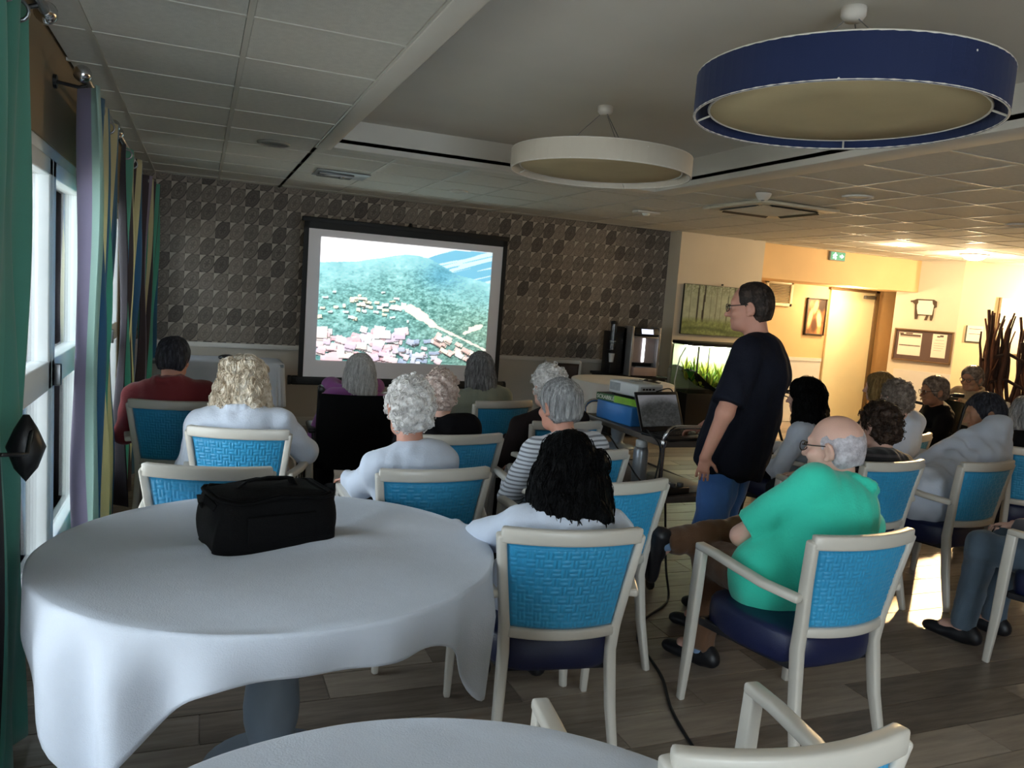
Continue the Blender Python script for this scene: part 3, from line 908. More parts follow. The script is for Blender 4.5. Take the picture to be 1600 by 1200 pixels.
CHAIRS = {
 'C9': (1.195, 2.51, -9, 'cream armchair with turquoise woven back holding the woman with long black hair'),
 'C10': (2.185, 2.32, 3, 'cream armchair of the bald man in the turquoise polo shirt'),
 'C15': (1.02, 1.30, -5.5, 'empty cream armchair in the front foreground turned away, seen over its curved top rail'),
 'C2': (.265, 4.25, -14, 'cream armchair behind the blond woman in the white jacket'),
 'C1': (-.08, 5.10, -8, 'cream armchair of the man in the red shirt'),
 'C3': (.11, 3.46, -12, 'empty cream armchair across the large round table behind the black bag'),
 'C4': (.92, 3.37, 2, 'cream armchair of the curly white-haired woman in the white top'),
 'C5': (1.25, 4.12, 6, 'cream armchair just behind the pink-haired elder in a dark top'),
 'C6': (1.93, 5.36, 14, 'dark blue backed armchair of the woman with long grey hair'),
 'C7': (1.80, 3.72, 2, 'cream armchair of the grey-haired person in stripes'),
 'C8': (1.63, 3.10, 6, 'empty cream armchair standing beside the black-haired woman toward the trolley'),
 'C11': (3.49, 3.40, 6, 'cream armchair of the dark curly-haired woman beyond the bald man'),
 'C13': (4.16, 3.36, 6, 'cream armchair of the leaning person in the loose white shirt'),
 'C12': (4.465, 4.17, 14, 'cream armchair with a blue back seen between the curly heads and the wheelchair'),
 'C14': (3.93, 2.30, 10, 'cream armchair cut by the frame edge with a person in jeans'),
 'C12b': (3.86, 4.30, 28, 'cream armchair of the black-haired woman hidden past the standing man'),
}
for k, (x, y, rz, lab) in CHAIRS.items(): chair(lab, x, y, rz, group=CG)
chair('brown backed chair standing against the white wainscot by the far table', 4.16, 8.42, 178, panel='panel2')

# ---------------------------------------------------------------- tables with cloths
M_TLEG = pmat('blue_grey_table_pedestal', '#76828f', .45, var=.06)
def table(label, x, y, r, ht=.742):
    t = thing('round_table', label, 'table', (x, y, 0))
    MB().lathe([(.001, ht - .03), (r - .02, ht - .03), (r, ht - .022), (r, ht - .006), (r - .008, ht), (.001, ht)], 64, close=False).build('tabletop', M_TLEG, t, smooth=False)
    MB().lathe([(.20, .0), (.20, .018), (.10, .035), (.062, .06), (.066, .10), (.080, .16), (.084, .22), (.074, .34), (.056, .46), (.046, .58), (.048, .66), (.09, .70), (.09, ht - .03)], 28).build('pedestal', M_TLEG, t, smooth=True)
    return t
def cloth(label, x, y, r, lobes, base=.2, ht=.745, seed=0, folds=24, m=M_CLOTHW, sag=.014, ripple=()):
    """round-table cloth: flat top, then a hem that hangs lower toward its corners; lobes = (angle, extra, width)"""
    rg = np.random.default_rng(seed); ph = rg.uniform(0, 6.28, 4)
    na, nr, nd = 220, 16, 22
    V = []
    def top(px, py):
        z = ht + .0012 * math.sin(14 * px + 9 * py + ph[0])
        for (ax, ay, bx, by, hgt, wd) in ripple:
            s = max(0, min(1, ((px - ax) * (bx - ax) + (py - ay) * (by - ay)) / ((bx - ax) ** 2 + (by - ay) ** 2)))
            d = math.hypot(px - ax - s * (bx - ax), py - ay - s * (by - ay))
            z += hgt * math.exp(-(d / wd) ** 2) * math.sin(math.pi * min(1, max(0, s * .9 + .05)))
        return z
    for j in range(1, nr + 1):
        q = r * j / nr
        for i in range(na):
            a = 2 * math.pi * i / na
            V.append((q * math.cos(a), q * math.sin(a), top(q * math.cos(a), q * math.sin(a))))
    for j in range(1, nd + 1):
        v = (j / nd) ** 1.5
        for i in range(na):
            a = 2 * math.pi * i / na
            L = base; lob = 0
            for la, le, lw in lobes:
                d = (math.degrees(a) - la + 180) % 360 - 180
                g = math.exp(-(d / lw) ** 2); L += le * g; lob += g
            s = L * v
            if s < .016: rr, zz = r + .008 * math.sin(s / .016 * 1.4), ht - .010 * (1 - math.cos(s / .016 * 1.4))
            else: rr, zz = r + .008, ht - .010 - (s - .016)
            w = min(1, s / .14)
            f = math.sin(folds * .5 * a + ph[1] + 1.2 * math.sin(3 * a + ph[2])) * .6 + math.sin(folds * .31 * a * 1.0 + ph[3]) * .0 + .5 * math.sin(round(folds * .8) * a + ph[2])
            rr += w * (.020 * f + .004) * (1 + .5 * lob) - sag * w * lob * 1.6 * v
            V.append((rr * math.cos(a), rr * math.sin(a), zz))
    V.append((0, 0, top(0, 0)))
    F = []
    for j in range(nr + nd - 1):
        for i in range(na): F.append((j * na + i, j * na + (i + 1) % na, (j + 1) * na + (i + 1) % na, (j + 1) * na + i))
    F = [q[::-1] for q in F]
    F += [(len(V) - 1, i, (i + 1) % na) for i in range(na)]
    o = MB().add(V, F).build('tablecloth', m, smooth=True, loc=(x, y, 0))
    md = o.modifiers.new('thickness', 'SOLIDIFY'); md.thickness = .003; md.offset = 1
    return tag(o, label, 'tablecloth')
t = table('large round pedestal table beside the windows, under the cloth with the black bag', .255, 2.52, .632); t.scale = (1.07, 1, 1)
o = cloth('white cloth on the large round table carrying the black bag', .255, 2.52, .642, [(-33, .29, 13), (-137, .36, 19), (62, .3, 18), (150, .12, 18)], .115, seed=4,
      ripple=[(-.45, .02, .5, .02, .012, .05), (-.2, -.12, .45, .12, .009, .045), (.2, .1, .45, .42, .012, .05)]); o.scale = (1.07, 1, 1)
table('round table in the very front, only its pale top in view', .30, .79, .64)
cloth('bluish white cloth on the round table at the bottom of the view', .30, .79, .65, [(45, .25, 20), (-45, .3, 20), (135, .3, 20)], .2, seed=6)
table('round table past the trolley with a coil of cable on it', 4.40, 7.62, .55)
cloth('white cloth on the far round table behind the projector', 4.40, 7.62, .56, [(-58, .28, 18), (35, .3, 20), (125, .3, 20), (-150, .25, 22)], .24, seed=8, m=clothmat('cream_linen', '#cfc6bd', .04, 260, .2, .85, .2))
t = thing('side_table', 'rectangular table under a cloth along the patterned wall', 'table', (.20, 8.42, 0))
MB().box((0, 0, .725), (1.2, .62, .03)).build('tabletop', M_TLEG, t, .004)
for a in (-1, 1):
    for b in (-1, 1): MB().box((a * .53, b * .26, .355), (.05, .05, .71)).build('leg', M_TLEG, t, .004)
V, F = [], []
def rect_cloth(x, y, w, d, ht, drop, label, m):
    mb = MB(); n = 160; prof = []
    def rr(k, r):
        P = []
        for i in range(n):
            a = 2 * math.pi * i / n; c, s = math.cos(a), math.sin(a); e = .18
            P.append((abs(c) ** e * (1 if c > 0 else -1) * (w / 2 + k), abs(s) ** e * (1 if s > 0 else -1) * (d / 2 + k)))
        return P
    V = [(px * f, py * f, ht) for f in (.3, .7, .98) for px, py in rr(0, 0)]
    for v in np.linspace(0, 1, 10):
        for i, (px, py) in enumerate(rr(.012 + .02 * v, 0)):
            g = .018 * v * math.sin(i * 2 * math.pi * 26 / n) 
            V.append((px * (1 + g), py * (1 + g), ht - .008 - drop * v))
    k = len(V) // n
    F = [(j * n + i, j * n + (i + 1) % n, (j + 1) * n + (i + 1) % n, (j + 1) * n + i) for j in range(k - 1) for i in range(n)]
    F.append(tuple(range(n))[::-1])
    o = mb.add(V, [f[::-1] for f in F]).build('tablecloth', m, smooth=True, loc=(x, y, 0))
    md = o.modifiers.new('thickness', 'SOLIDIFY'); md.thickness = .003; md.offset = 1
    return tag(o, label, 'tablecloth')
rect_cloth(.20, 8.42, 1.2, .62, .743, .42, 'white cloth on the long table along the patterned wall', MATS['white_linen'] if 'white_linen' in MATS else M_CLOTHW)

# ---------------------------------------------------------------- black bag on the table
t = thing('carry_bag', 'black soft carry bag with piped edges standing on the white cloth', 'bag', (.225, 2.60, .752), 15)
MBAG = clothmat('black_nylon', '#040405', .3, 200, .3, .85, 0)
def bag(u, v): pass
m = MB(); nu, nv = 64, 12; V = []
for j in range(nv):
    v = j / (nv - 1)
    for i in range(nu):
        a = 2 * math.pi * i / nu; c, s = math.cos(a), math.sin(a); e = .30
        x = abs(c) ** e * (1 if c > 0 else -1) * .195; y = abs(s) ** e * (1 if s > 0 else -1) * .130
        k = 1 + .035 * math.sin(math.pi * v) - .05 * v * v
        V.append((x * k + .004 * math.sin(9 * y * 10 + 5 * v), y * k + .005 * math.sin(22 * x + 4 * v), .16 * v + .008 * math.sin(6 * x * 4 + 1) * v))
V2 = [(p[0] * .80, p[1] * .8, .168 + .006 * math.sin(20 * p[0]) * math.cos(17 * p[1])) for p in V[-nu:]]
V += V2; V.append((0, 0, .178))
F = [(j * nu + i, j * nu + (i + 1) % nu, (j + 1) * nu + (i + 1) % nu, (j + 1) * nu + i) for j in range(nv) for i in range(nu)]
F += [(nv * nu + i, nv * nu + (i + 1) % nu, len(V) - 1) for i in range(nu)]; F.append(tuple(range(nu))[::-1])
m.add(V, F).build('bag_body', MBAG, t, smooth=True)
top_ = [V[(nv - 1) * nu + i] for i in range(nu)]
MB().tube([(p[0] * 1.01, p[1] * 1.01, p[2] + .003) for p in top_], .0055, 6, closed=True).build('piping', MBAG, t, smooth=True)
MB().tube([(p[0] * .93, p[1] * .93, p[2] + .009) for p in top_], .003, 5, closed=True).build('zipper', MBAG, t, smooth=True)
MB().bar([(-.09, .02, .172), (-.07, .0, .197), (0, -.005, .206), (.07, .0, .199), (.09, .02, .172)], .034, .007).build('handle', MBAG, t, .002)
for sg in (-1, 1):
    MB().bar([(sg * .195, .05, .12), (sg * .215, .02, .15), (sg * .212, -.04, .165), (sg * .19, -.08, .14)], .024, .006, up=(1, 0, 0)).build('strap', MBAG, t)
MB().box((0, -.136, .075), (.22, .012, .085)).build('front_pocket', MBAG, t, .005)

# ---------------------------------------------------------------- trolley and what stands on it
TXa, TXb, TYa, TYb, TZ, SZ = 2.42, 2.88, 3.68, 4.66, .84, .52
t = thing('serving_trolley', 'two-tier serving trolley with chrome tube frame carrying the projector', 'trolley', ((TXa + TXb) / 2, (TYa + TYb) / 2, 0))
ox, oy = (TXa + TXb) / 2, (TYa + TYb) / 2
hw, hl = (TXb - TXa) / 2, (TYb - TYa) / 2
MTR = pmat('trolley_grey_laminate', '#5d554f', .4, var=.1)
for z, nm in ((TZ, 'upper_shelf'), (SZ, 'lower_shelf')):
    MB().box((0, 0, z), (hw * 2 - .02, hl * 2 - .02, .022)).build(nm, MTR, t, .006)
    rim = MB()
    rim.bar([(-hw, -hl, z), (hw, -hl, z), (hw, hl, z), (-hw, hl, z), (-hw, -hl, z)], .016, .035); rim.build('shelf_rim', MTR, t, .003)
for sg in (-1, 1):
    y = sg * hl
    P = [(-hw, y, .07), (-hw, y, TZ + .03)] + [(-hw + .07 - .07 * math.cos(R(a)), y + sg * .012, TZ + .03 + .07 * math.sin(R(a))) for a in (20, 45, 70, 90)] + \
        [(hw - .07 + .07 * math.sin(R(a)), y + sg * .012, TZ + .03 + .07 * math.cos(R(a))) for a in (0, 20, 45, 70)] + [(hw, y, TZ + .03), (hw, y, .07)]
    MB().tube(P, .0125, 10).build('tube_frame', M_CHROME, t, smooth=True)
    for sx in (-1, 1):
        for z in (TZ, SZ): MB().cyl((sx * hw, y, z + .002), .019, .04, 16).build('collar', M_CHROME, t, .003)
        MB().cyl((sx * hw, y, .035), .035, .02, 20, 'X').build('caster', M_BLACK, t, .004)
o = MB().box((0, 0, .06), (.24, .38, .12)).build('storage_box', pmat('blue_plastic_box', '#418fe2', .4, var=.05), None, .008, loc=(2.575, 4.35, TZ + .012), rot=(0, 0, 6))
tag(o, 'blue plastic box lying flat on the trolley under the game box', 'box')
o['label'] = 'blue box on the trolley under the green game box'
t = thing('game_box', 'green and dark board game box lettered SCRABBLE under the projector', 'game box', (2.565, 4.36, TZ + .134), 14)
MG = pmat('dark_green_print', '#12251f', .45, var=.1)
MB().box((0, 0, .0225), (.20, .37, .045)).build('box_body', MG, t, .003)
ML = pmat('lime_print', '#8cc63e', .45, var=.2, vscale=14)
MB().span((-.1012, -.185, .001), (-.0995, .02, .044)).build('side_band', ML, t)
MB().span((-.1013, .02, .001), (-.0995, .185, .044)).build('side_band', pmat('bottle_green_print', '#2b6136', .45, var=.2, vscale=14), t)
MWT = pmat('white_print', '#eef2e8', .5, var=0, bump=0)
text('lettering', 'SCRABBLE', .036, MWT, t, (-.1022, .178, .010), (90, 0, -90))
text('lettering', 'SCRABBLE', .034, MWT, t, (-.09, -.1862, .010), (90, 0, 0))
t = thing('projector', 'white video projector on top of the game box', 'projector', (2.60, 4.33, TZ + .180), 10)
MPJ = pmat('projector_white', '#d6dadc', .4, var=.02)
MB().box((0, 0, .052), (.215, .285, .085)).build('housing', MPJ, t, .014, seg=3)
for a in (-1, 1):
    for b in (-1, 1): MB().cyl((a * .085, b * .11, .005), .012, .012, 12).build('foot', M_BLACK, t)
for k in range(9): MB().box((-.1085, .03 + k * .0115, .055), (.003, .006, .05)).build('vent_slat', pmat('vent_grey', '#9aa0a4', .5), t)
MB().box((.0, -.1435, .05), (.17, .003, .055)).build('port_panel', pmat('port_panel_grey', '#b8bcc0', .5), t)
pp = MB()
for k, (px, pz) in enumerate(((-.06, .062), (-.035, .062), (-.01, .062), (.02, .062), (-.06, .04), (-.035, .04), (-.01, .04), (.05, .05))): 
    MB().box((px, -.1455, pz), (.017, .004, .011)).build('port', M_BLACK, t)
MB().cyl((.03, .148, .055), .034, .03, 24, 'Y').build('lens_ring', M_BLACK, t, .003)
MB().cyl((.03, .162, .055), .026, .006, 24, 'Y').build('lens', pmat('lens_glass', '#1a2230', .05, bump=0, coat=1), t)
MB().box((.0, .0, .0965), (.07, .05, .004)).build('button_panel', pmat('vent_grey', '#9aa0a4', .5), t)
# laptop
def laptop_pic(u, v):
    n = vnoise(u * 8, v * 10, 4, 4)[:, None]; b = vnoise(u * 30, v * 30, 14, 3)[:, None]
    c = hexa('#3e4142') * (.6 + .5 * n) + (b - .5) * .22
    sky = np.clip((v - .55 - .18 * np.sin(u * 3)) / .25, 0, 1)[:, None]
    return c * (1 - sky) + hexa('#74757a') * sky
t = thing('laptop', 'open black laptop showing a dim landscape on the trolley', 'laptop', (2.595, 3.815, TZ + .012), 12)
MB().box((0, 0, .011), (.35, .235, .018)).build('base', M_BLACK, t, .004)
MB().box((0, .015, .0215), (.30, .11, .002)).build('keyboard', pmat('key_grey', '#2a2a2e', .5), t)
kb = MB()
for i in range(14):
    for j in range(5): kb.box((-.136 + i * .021, -.028 + j * .0215, .0235), (.017, .017, .003))
o = kb.build('keys', pmat('key_black', '#151518', .5), t); o['kind'] = 'stuff'
MB().box((0, -.075, .021), (.09, .06, .001)).build('touchpad', pmat('pad_grey', '#3a3a40', .4), t)
lid = bpy.data.objects.new('lid', MB().box((0, 0, .118), (.35, .008, .236)).mesh('lid', M_BLACK, .003)); link(lid, t); lid.location = (0, .117, .02); lid.rotation_euler = (R(-22), 0, 0)
painted('screen', .315, .19, laptop_pic, vcolmat('laptop_screen', .3, .3), lid, 60, 40, loc=(0, -.0046, .026))
MB().tube([(-.14, .117, .02), (.14, .117, .02)], .006, 8).build('hinge', M_BLACK, t)
# thermos, papers and boxes on the lower shelf
t = thing('thermos_flask', 'silver cylinder flask on the lower trolley shelf', 'flask', (2.49, 4.02, SZ + .012))
MB().lathe([(.001, 0), (.042, 0), (.045, .01), (.045, .2), (.038, .225), (.001, .225)], 24, close=False).build('flask_body', pmat('silver_flask', '#aeb6c0', .35, .6), t, smooth=True)
MB().lathe([(.034, .225), (.036, .23), (.036, .262), (.03, .268), (.001, .268)], 24, close=False).build('flask_cap', MPJ, t, smooth=True)
o = MB().box((0, 0, .022), (.17, .36, .044)).build('flat_carton', pmat('off_white_carton', '#b5afa2', .55), None, .006, loc=(2.69, 3.95, SZ + .012), rot=(0, 0, 8)); tag(o, 'off-white flat carton lying on the lower trolley shelf', 'box')
t = thing('extension_block', 'black power strip with plugs in front of the carton on the lower shelf', 'power strip', (2.56, 3.76, SZ + .012), 10)
MB().box((0, 0, .02), (.22, .06, .04)).build('strip_body', M_BLACK, t, .006)
for k in range(3): MB().cyl((-.06 + .06 * k, 0, .05), .019, .026, 14).build('plug', pmat('grey_plug', '#55585c', .5), t, .003)
def cable(label, pts, r=.005, m=M_BLACK, name='cable'):
    # smooth the way with Catmull-Rom
    P = [Vector(p) for p in pts]; P = [P[0]] + P + [P[-1]]; out = []
    for i in range(1, len(P) - 2):
        for k in range(8):
            u = k / 8; a, b, c, d = P[i - 1], P[i], P[i + 1], P[i + 2]
            out.append(.5 * ((2 * b) + (c - a) * u + (2 * a - 5 * b + 4 * c - d) * u * u + (3 * b - a - 3 * c + d) * u ** 3))
    out.append(P[-2])
    o = MB().tube(out, r, 6).build(name, m, None, smooth=True)
    return tag(o, label, 'cable')
cable('black cable looping from the laptop down to the lower trolley shelf', [(2.44, 3.90, TZ + .04), (2.41, 3.82, TZ + .04), (2.385, 3.655, TZ - .02), (2.36, 3.64, TZ - .2), (2.385, 3.66, .62), (2.46, 3.72, SZ + .045), (2.5, 3.76, SZ + .04)], .005)
cable('black cable hanging behind the trolley toward the far tables', [(2.50, 3.78, SZ + .035), (2.43, 3.9, SZ + .06), (2.385, 4.1, SZ + .2), (2.37, 4.36, SZ + .24), (2.2, 4.62, .3), (2.1, 4.9, .01), (2.3, 5.6, .006)], .005)
cable('short black lead curling from projector to laptop', [(2.66, 4.17, TZ + .235), (2.70, 4.08, TZ + .26), (2.72, 4.04, TZ + .15), (2.74, 3.98, TZ + .04), (2.76, 3.92, TZ + .03)], .004)
cable('black power cable snaking over the floor by the polo man', [(2.52, 3.76, SZ - .01), (2.50, 3.66, .15), (2.47, 3.56, .008), (2.36, 3.44, .006), (2.16, 3.30, .006), (2.00, 3.10, .006), (1.95, 2.9, .006), (1.90, 2.72, .006), (1.80, 2.5, .006), (1.74, 2.3, .006), (1.70, 2.1, .006), (1.6, 1.7, .006)], .007)
# coil on the far table
P = []
for k in range(70):
    a = k * .42; P.append((.10 * math.cos(a) * (1 + .2 * math.sin(k * .3)) + .05 * math.sin(k * .11), .05 * math.sin(a) * (1 + .3 * math.cos(k * .23)), .008 + .0006 * k + .004 * math.sin(k)))
o = MB().tube(P, .005, 6).build('cable_coil', M_BLACK, None, smooth=True, loc=(4.58, 7.34, .752)); tag(o, 'loose coil of black cable on the far round table', 'cable')
t = thing('remote_control', 'small black device on the long table by the patterned wall', 'remote', (.27, 8.36, .752), 20)
MB().lathe([(.001, 0), (.07, 0), (.085, .012), (.08, .03), (.05, .042), (.001, .046)], 20, close=False).build('device_body', M_BLACK, t, smooth=True)
MB().box((0, 0, .047), (.05, .025, .006)).build('button_pad', M_STEEL, t, .002)

# ---------------------------------------------------------------- drinks machine
t = thing('side_cabinet', 'dark side cabinet carrying the drinks machine', 'cabinet', (4.98, 8.50, 0))
MB().box((0, 0, .36), (.76, .5, .70)).build('cabinet_body', pmat('dark_cabinet', '#1d1a1a', .5), t, .006)
MB().box((0, 0, .725), (.8, .53, .03)).build('cabinet_top', pmat('dark_cabinet', '#1d1a1a', .5), t, .004)
for sg in (-1, 1):
    d = MB().box((sg * .185, -.255, .36), (.36, .018, .64)).build('cabinet_door', pmat('dark_cabinet_door', '#262222', .45), t, .003)
    MB().box((sg * .05, -.268, .4), (.012, .012, .12)).build('cabinet_handle', M_STEEL, d)
t = thing('drinks_machine', 'black and silver hot drinks machine with lit white strip', 'coffee machine', (5.02, 8.42, .742))
MB().span((-.2, -.08, 0), (.2, .2, .58)).build('housing', M_BLACK, t, .012)
MB().span((-.2, -.2, 0), (-.17, .0, .6)).build('side_cheek', pmat('silver_trim', '#a9a7a6', .3, .7), t, .006)
MB().span((.17, -.2, 0), (.2, .0, .6)).build('side_cheek', pmat('silver_trim', '#a9a7a6', .3, .7), t, .006)
MB().span((-.17, -.125, .16), (.17, -.08, .47)).build('dispensing_panel', pmat('pinkish_steel', '#b3a8a6', .35, .3), t, .004)
MB().span((.0, -.135, .17), (.028, -.125, .46)).build('light_strip', emat('white_strip', '#f2f4ff', 3.), t)
MB().box((0, -.15, .53), (.33, .12, .09), rot=(-18, 0, 0)).build('control_head', M_BLACK, t, .01)
MB().box((.0, -.213, .545), (.16, .004, .06), rot=(-18, 0, 0)).build('touch_screen', emat('touch_glow', '#c9cfe6', .9), t)
MB().box((0, -.16, .475), (.34, .08, .02)).build('nozzle_bar', pmat('silver_trim', '#a9a7a6', .3, .7), t, .005)
MB().box((.0, -.165, .06), (.32, .14, .1)).build('drip_tray', pmat('warm_tray', '#a88e88', .5), t, .008)
MB().box((.0, -.165, .113), (.28, .11, .006)).build('drip_grid', M_STEEL, t)
t = thing('cup_dispenser', 'tall dark cup dispenser with white cups beside the drinks machine', 'cup dispenser', (4.66, 8.44, .742))
MB().span((-.02, -.06, 0), (.14, .16, .52)).build('dispenser_body', M_BLACK, t, .008)
tube_ = NT('smoky_tube'); tube_.base('#3c3f42'); tube_.set(Roughness=.2, Alpha=.75)
MB().lathe([(.038, .30), (.038, .62), (.034, .62), (.034, .30)], 24, (-.03, -.1, 0), close=False).build('cup_tube', tube_.m, t)
MB().lathe([(.001, .65), (.045, .64), (.045, .61), (.001, .61)], 24, (-.03, -.1, 0), close=False).build('tube_cap', M_BLACK, t, smooth=True)
MB().box((-.03, -.07, .29), (.05, .06, .02)).build('bracket', M_BLACK, t)
for z in (.30, .15):
    MB().lathe([(.026, 0), (.037, .10), (.039, .10), (.039, .106), (.034, .106), (.024, .004)], 22, (-.03, -.1, z), close=False).build('paper_cup', MPJ, t, smooth=True)
    MB().box((-.03, -.07, z - .008), (.08, .08, .01)).build('cup_shelf', M_BLACK, t)

# ---------------------------------------------------------------- aquarium, forest print, horse print, grille
t = thing('aquarium', 'lit aquarium with green plants on a black stand below the forest print', 'aquarium', (6.08, 8.26, 0))
MB().box((0, 0, .29), (1.06, .46, .56)).build('stand', M_BLACK, t, .006)
MB().box((0, .205, .87), (1.0, .004, .56)).build('back_film', pmat('aquarium_back_film', '#eef4d8', .6, var=.03, vscale=3), t)
wm = NT('aquarium_glass')
trn = wm.node('ShaderNodeBsdfTransparent'); trn.inputs[0].default_value = (.93, .98, .93, 1); gl = wm.node('ShaderNodeBsdfGlossy'); gl.inputs['Roughness'].default_value = .03
mx = wm.node('ShaderNodeMixShader'); mx.inputs[0].default_value = .07
wm.link(trn.outputs[0], mx.inputs[1]); wm.link(gl.outputs[0], mx.inputs[2]); wm.link(mx.outputs[0], wm.out.inputs[0])
MB().span((-.51, -.222, .575), (.51, -.214, 1.16)).build('front_pane', wm.m, t)
for sg in (-1, 1): MB().span((sg * .51 - .004, -.22, .575), (sg * .51 + .004, .21, 1.16)).build('side_pane', wm.m, t)
MB().span((-.52, -.23, 1.155), (.52, .22, 1.2)).build('hood', M_BLACK, t, .006)
MB().span((-.46, -.02, 1.138), (.46, .03, 1.154)).build('lamp_tube', emat('aquarium_lamp', '#f6ffe6', 24), t)
g = MB().grid(lambda u, v: ((u - .5) * 1.0, (v - .5) * .42, .60 + .24 * math.exp(-(u / .22) ** 2) + .035 * math.sin(7 * u) + .02 * math.sin(9 * v + 5 * u) + .03 * v), 40, 16)
g.build('dark_substrate', pmat('dark_gravel', '#17140f', .9, var=.4, vscale=60, bump=.6), t, smooth=True)
MPL = [pmat('leaf_lime', '#cfd860', .5, var=.25), pmat('leaf_green', '#3f8f22', .5, var=.25), pmat('leaf_olive', '#a9b552', .5, var=.25)]
for k in range(40):
    x0, y0 = -.44 + .9 * ((k * .37) % 1), -.12 + .26 * ((k * .61) % 1); hgt = .16 + .24 * ((k * .77) % 1)
    p = MB()
    for q in range(9):
        a = q * 2.4 + k; l = hgt * (.6 + .4 * ((q * .53) % 1))
        P = [Vector((x0 + .03 * w * math.cos(a) * 3 * w, y0 + .03 * w * math.sin(a) * 2, .62 + .14 * math.exp(-((x0 + .5) / .22) ** 2) + l * w)) for w in (0, .33, .66, 1)]
        wv = Vector((-math.sin(a), math.cos(a), 0)) * (.014 if k % 3 else .022)
        V = []
        for w, pt in zip((.5, 1, .9, .15), P): V += [pt - wv * w, pt + wv * w]
        p.add(V, [(0, 1, 3, 2), (2, 3, 5, 4), (4, 5, 7, 6)])
    p.build('water_plant', MPL[1] if k % 5 == 0 else MPL[0 if k % 2 else 2], t)
MB().tube([(-.40, -.19, 1.15), (-.40, -.19, .80), (-.38, -.18, .72)], .011, 8).build('filter_pipe', M_BLACK, t, smooth=True)
MB().tube([(-.25, -.2, 1.15), (-.25, -.2, .70)], .006, 8).build('heater', M_BLACK, t, smooth=True)
MB().tube([(-.53, -.1, 1.12), (-.60, -.1, 1.0), (-.63, -.08, .7), (-.58, -.05, .55)], .008, 8).build('air_hose', MPJ, t, smooth=True)
def forest(u, v):
    n = vnoise(u * 14, v * 10, 3, 4)[:, None]; m = vnoise(u * 50, v * 30, 13, 3)[:, None]
    c = hexa('#a9b39a') * (.85 + .3 * n)
    for x, w, k, l in ((.22, .012, '#2c2a22', 0), (.30, .015, '#26241c', .02), (.1, .006, '#6c705a', 0), (.42, .006, '#7c806a', 0), (.5, .008, '#858a74', .01), (.58, .005, '#767a64', 0), (.68, .008, '#5c604c', .02), (.8, .012, '#3b3a2e', -.01), (.93, .008, '#565a46', 0)):
        d = np.abs(u - x - l * v) < w * (1.3 - .5 * v); d &= v > .25
        c[d] = hexa(k) * (.9 + .2 * m[d])
    can = np.clip((v - .72) / .3, 0, 1)[:, None] * (m > .47)
    c = c * (1 - .55 * can) + hexa('#56603f') * .55 * can
    gr = np.clip((.36 - v) / .12, 0, 1)[:, None]
    gcol = hexa('#8a9a5c') * (.7 + .5 * m) + (n - .5) * .25
    c = c * (1 - gr) + gcol * gr
    band = np.exp(-((v - .1 - .04 * np.sin(u * 5)) / .035) ** 2)[:, None]
    c = c * (1 - .6 * band) + hexa('#4d5a34') * .6 * band
    return c
def horse(u, v):
    n = vnoise(u * 6, v * 8, 31, 4)[:, None]; m = vnoise(u * 20, v * 26, 33, 3)[:, None]
    c = hexa('#8a5a30') * (.7 + .6 * n)
    def blob(x, y, rx, ry, col, a=0):
        du, dv = u - x, v - y; p = du * math.cos(a) + dv * math.sin(a); q = -du * math.sin(a) + dv * math.cos(a)
        k = np.clip(1.4 - ((p / rx) ** 2 + (q / ry) ** 2) + (m[:, 0] - .5) * .5, 0, 1)[:, None]
        return c * (1 - k) + hexa(col) * k
    c = blob(.8, .85, .25, .2, '#33200f', .5); c = blob(.45, .78, .13, .22, '#d9b57e', -.4); c = blob(.2, .45, .12, .30, '#e6c48c', -.25)
    c = blob(.7, .42, .14, .28, '#efd09a', .3); c = blob(.45, .25, .16, .2, '#5c3718'); c = blob(.2, .85, .15, .12, '#a87c4a'); c = blob(.75, .1, .12, .12, '#c99a5c')
    return c
MV = vcolmat('canvas_print')
t = thing('forest_print', 'misty green forest canvas hanging above the aquarium', 'picture', (6.19, 8.535, 1.275))
MB().span((-.495, -.01, 0), (.495, .02, .64)).build('canvas_edge', pmat('dark_canvas_edge', '#3a3c30', .7), t, .003)
painted('print', .98, .63, forest, MV, t, 120, 80, loc=(0, -.0115, .005))
MB().cyl((.08, 0, .66), .012, .02, 12, 'Y').build('nail', M_BLACK, t)
t = thing('horse_print', 'narrow dark framed brown picture between the grille and the pale door', 'picture', (8.72, 9.48, 1.34))
fr = MB()
for a, b in (((-.19, 0), (.19, .02)), ((-.19, .54), (.19, .56)), ((-.19, 0), (-.17, .56)), ((.17, 0), (.19, .56))): fr.span((a[0], -.02, a[1]), (b[0], .012, b[1]))
fr.build('frame', pmat('dark_picture_frame', '#2a1c10', .5), t, .002)
painted('print', .345, .525, horse, MV, t, 50, 70, loc=(0, -.006, .018))
t = thing('wall_grille', 'pale louvred grille in a cream frame on the orange wall', 'wall vent', (7.97, 9.485, 1.74))
fr = MB()
for a, b in (((-.25, 0), (.25, .045)), ((-.25, .325), (.25, .37)), ((-.25, 0), (-.205, .37)), ((.205, 0), (.25, .37))): fr.span((a[0], -.035, a[1]), (b[0], .012, b[1]))
fr.build('frame', pmat('cream_trim', '#ecdcb0', .5), t, .004)
MB().span((-.21, -.004, .03), (.21, .01, .34)).build('backing', pmat('grille_back', '#7b6a4c', .7), t)
for k in range(12): MB().box((0, -.016, .06 + k * .0235), (.41, .02, .009), rot=(25, 0, 0)).build('slat', pmat('grille_slat', '#c7b48c', .5), t)

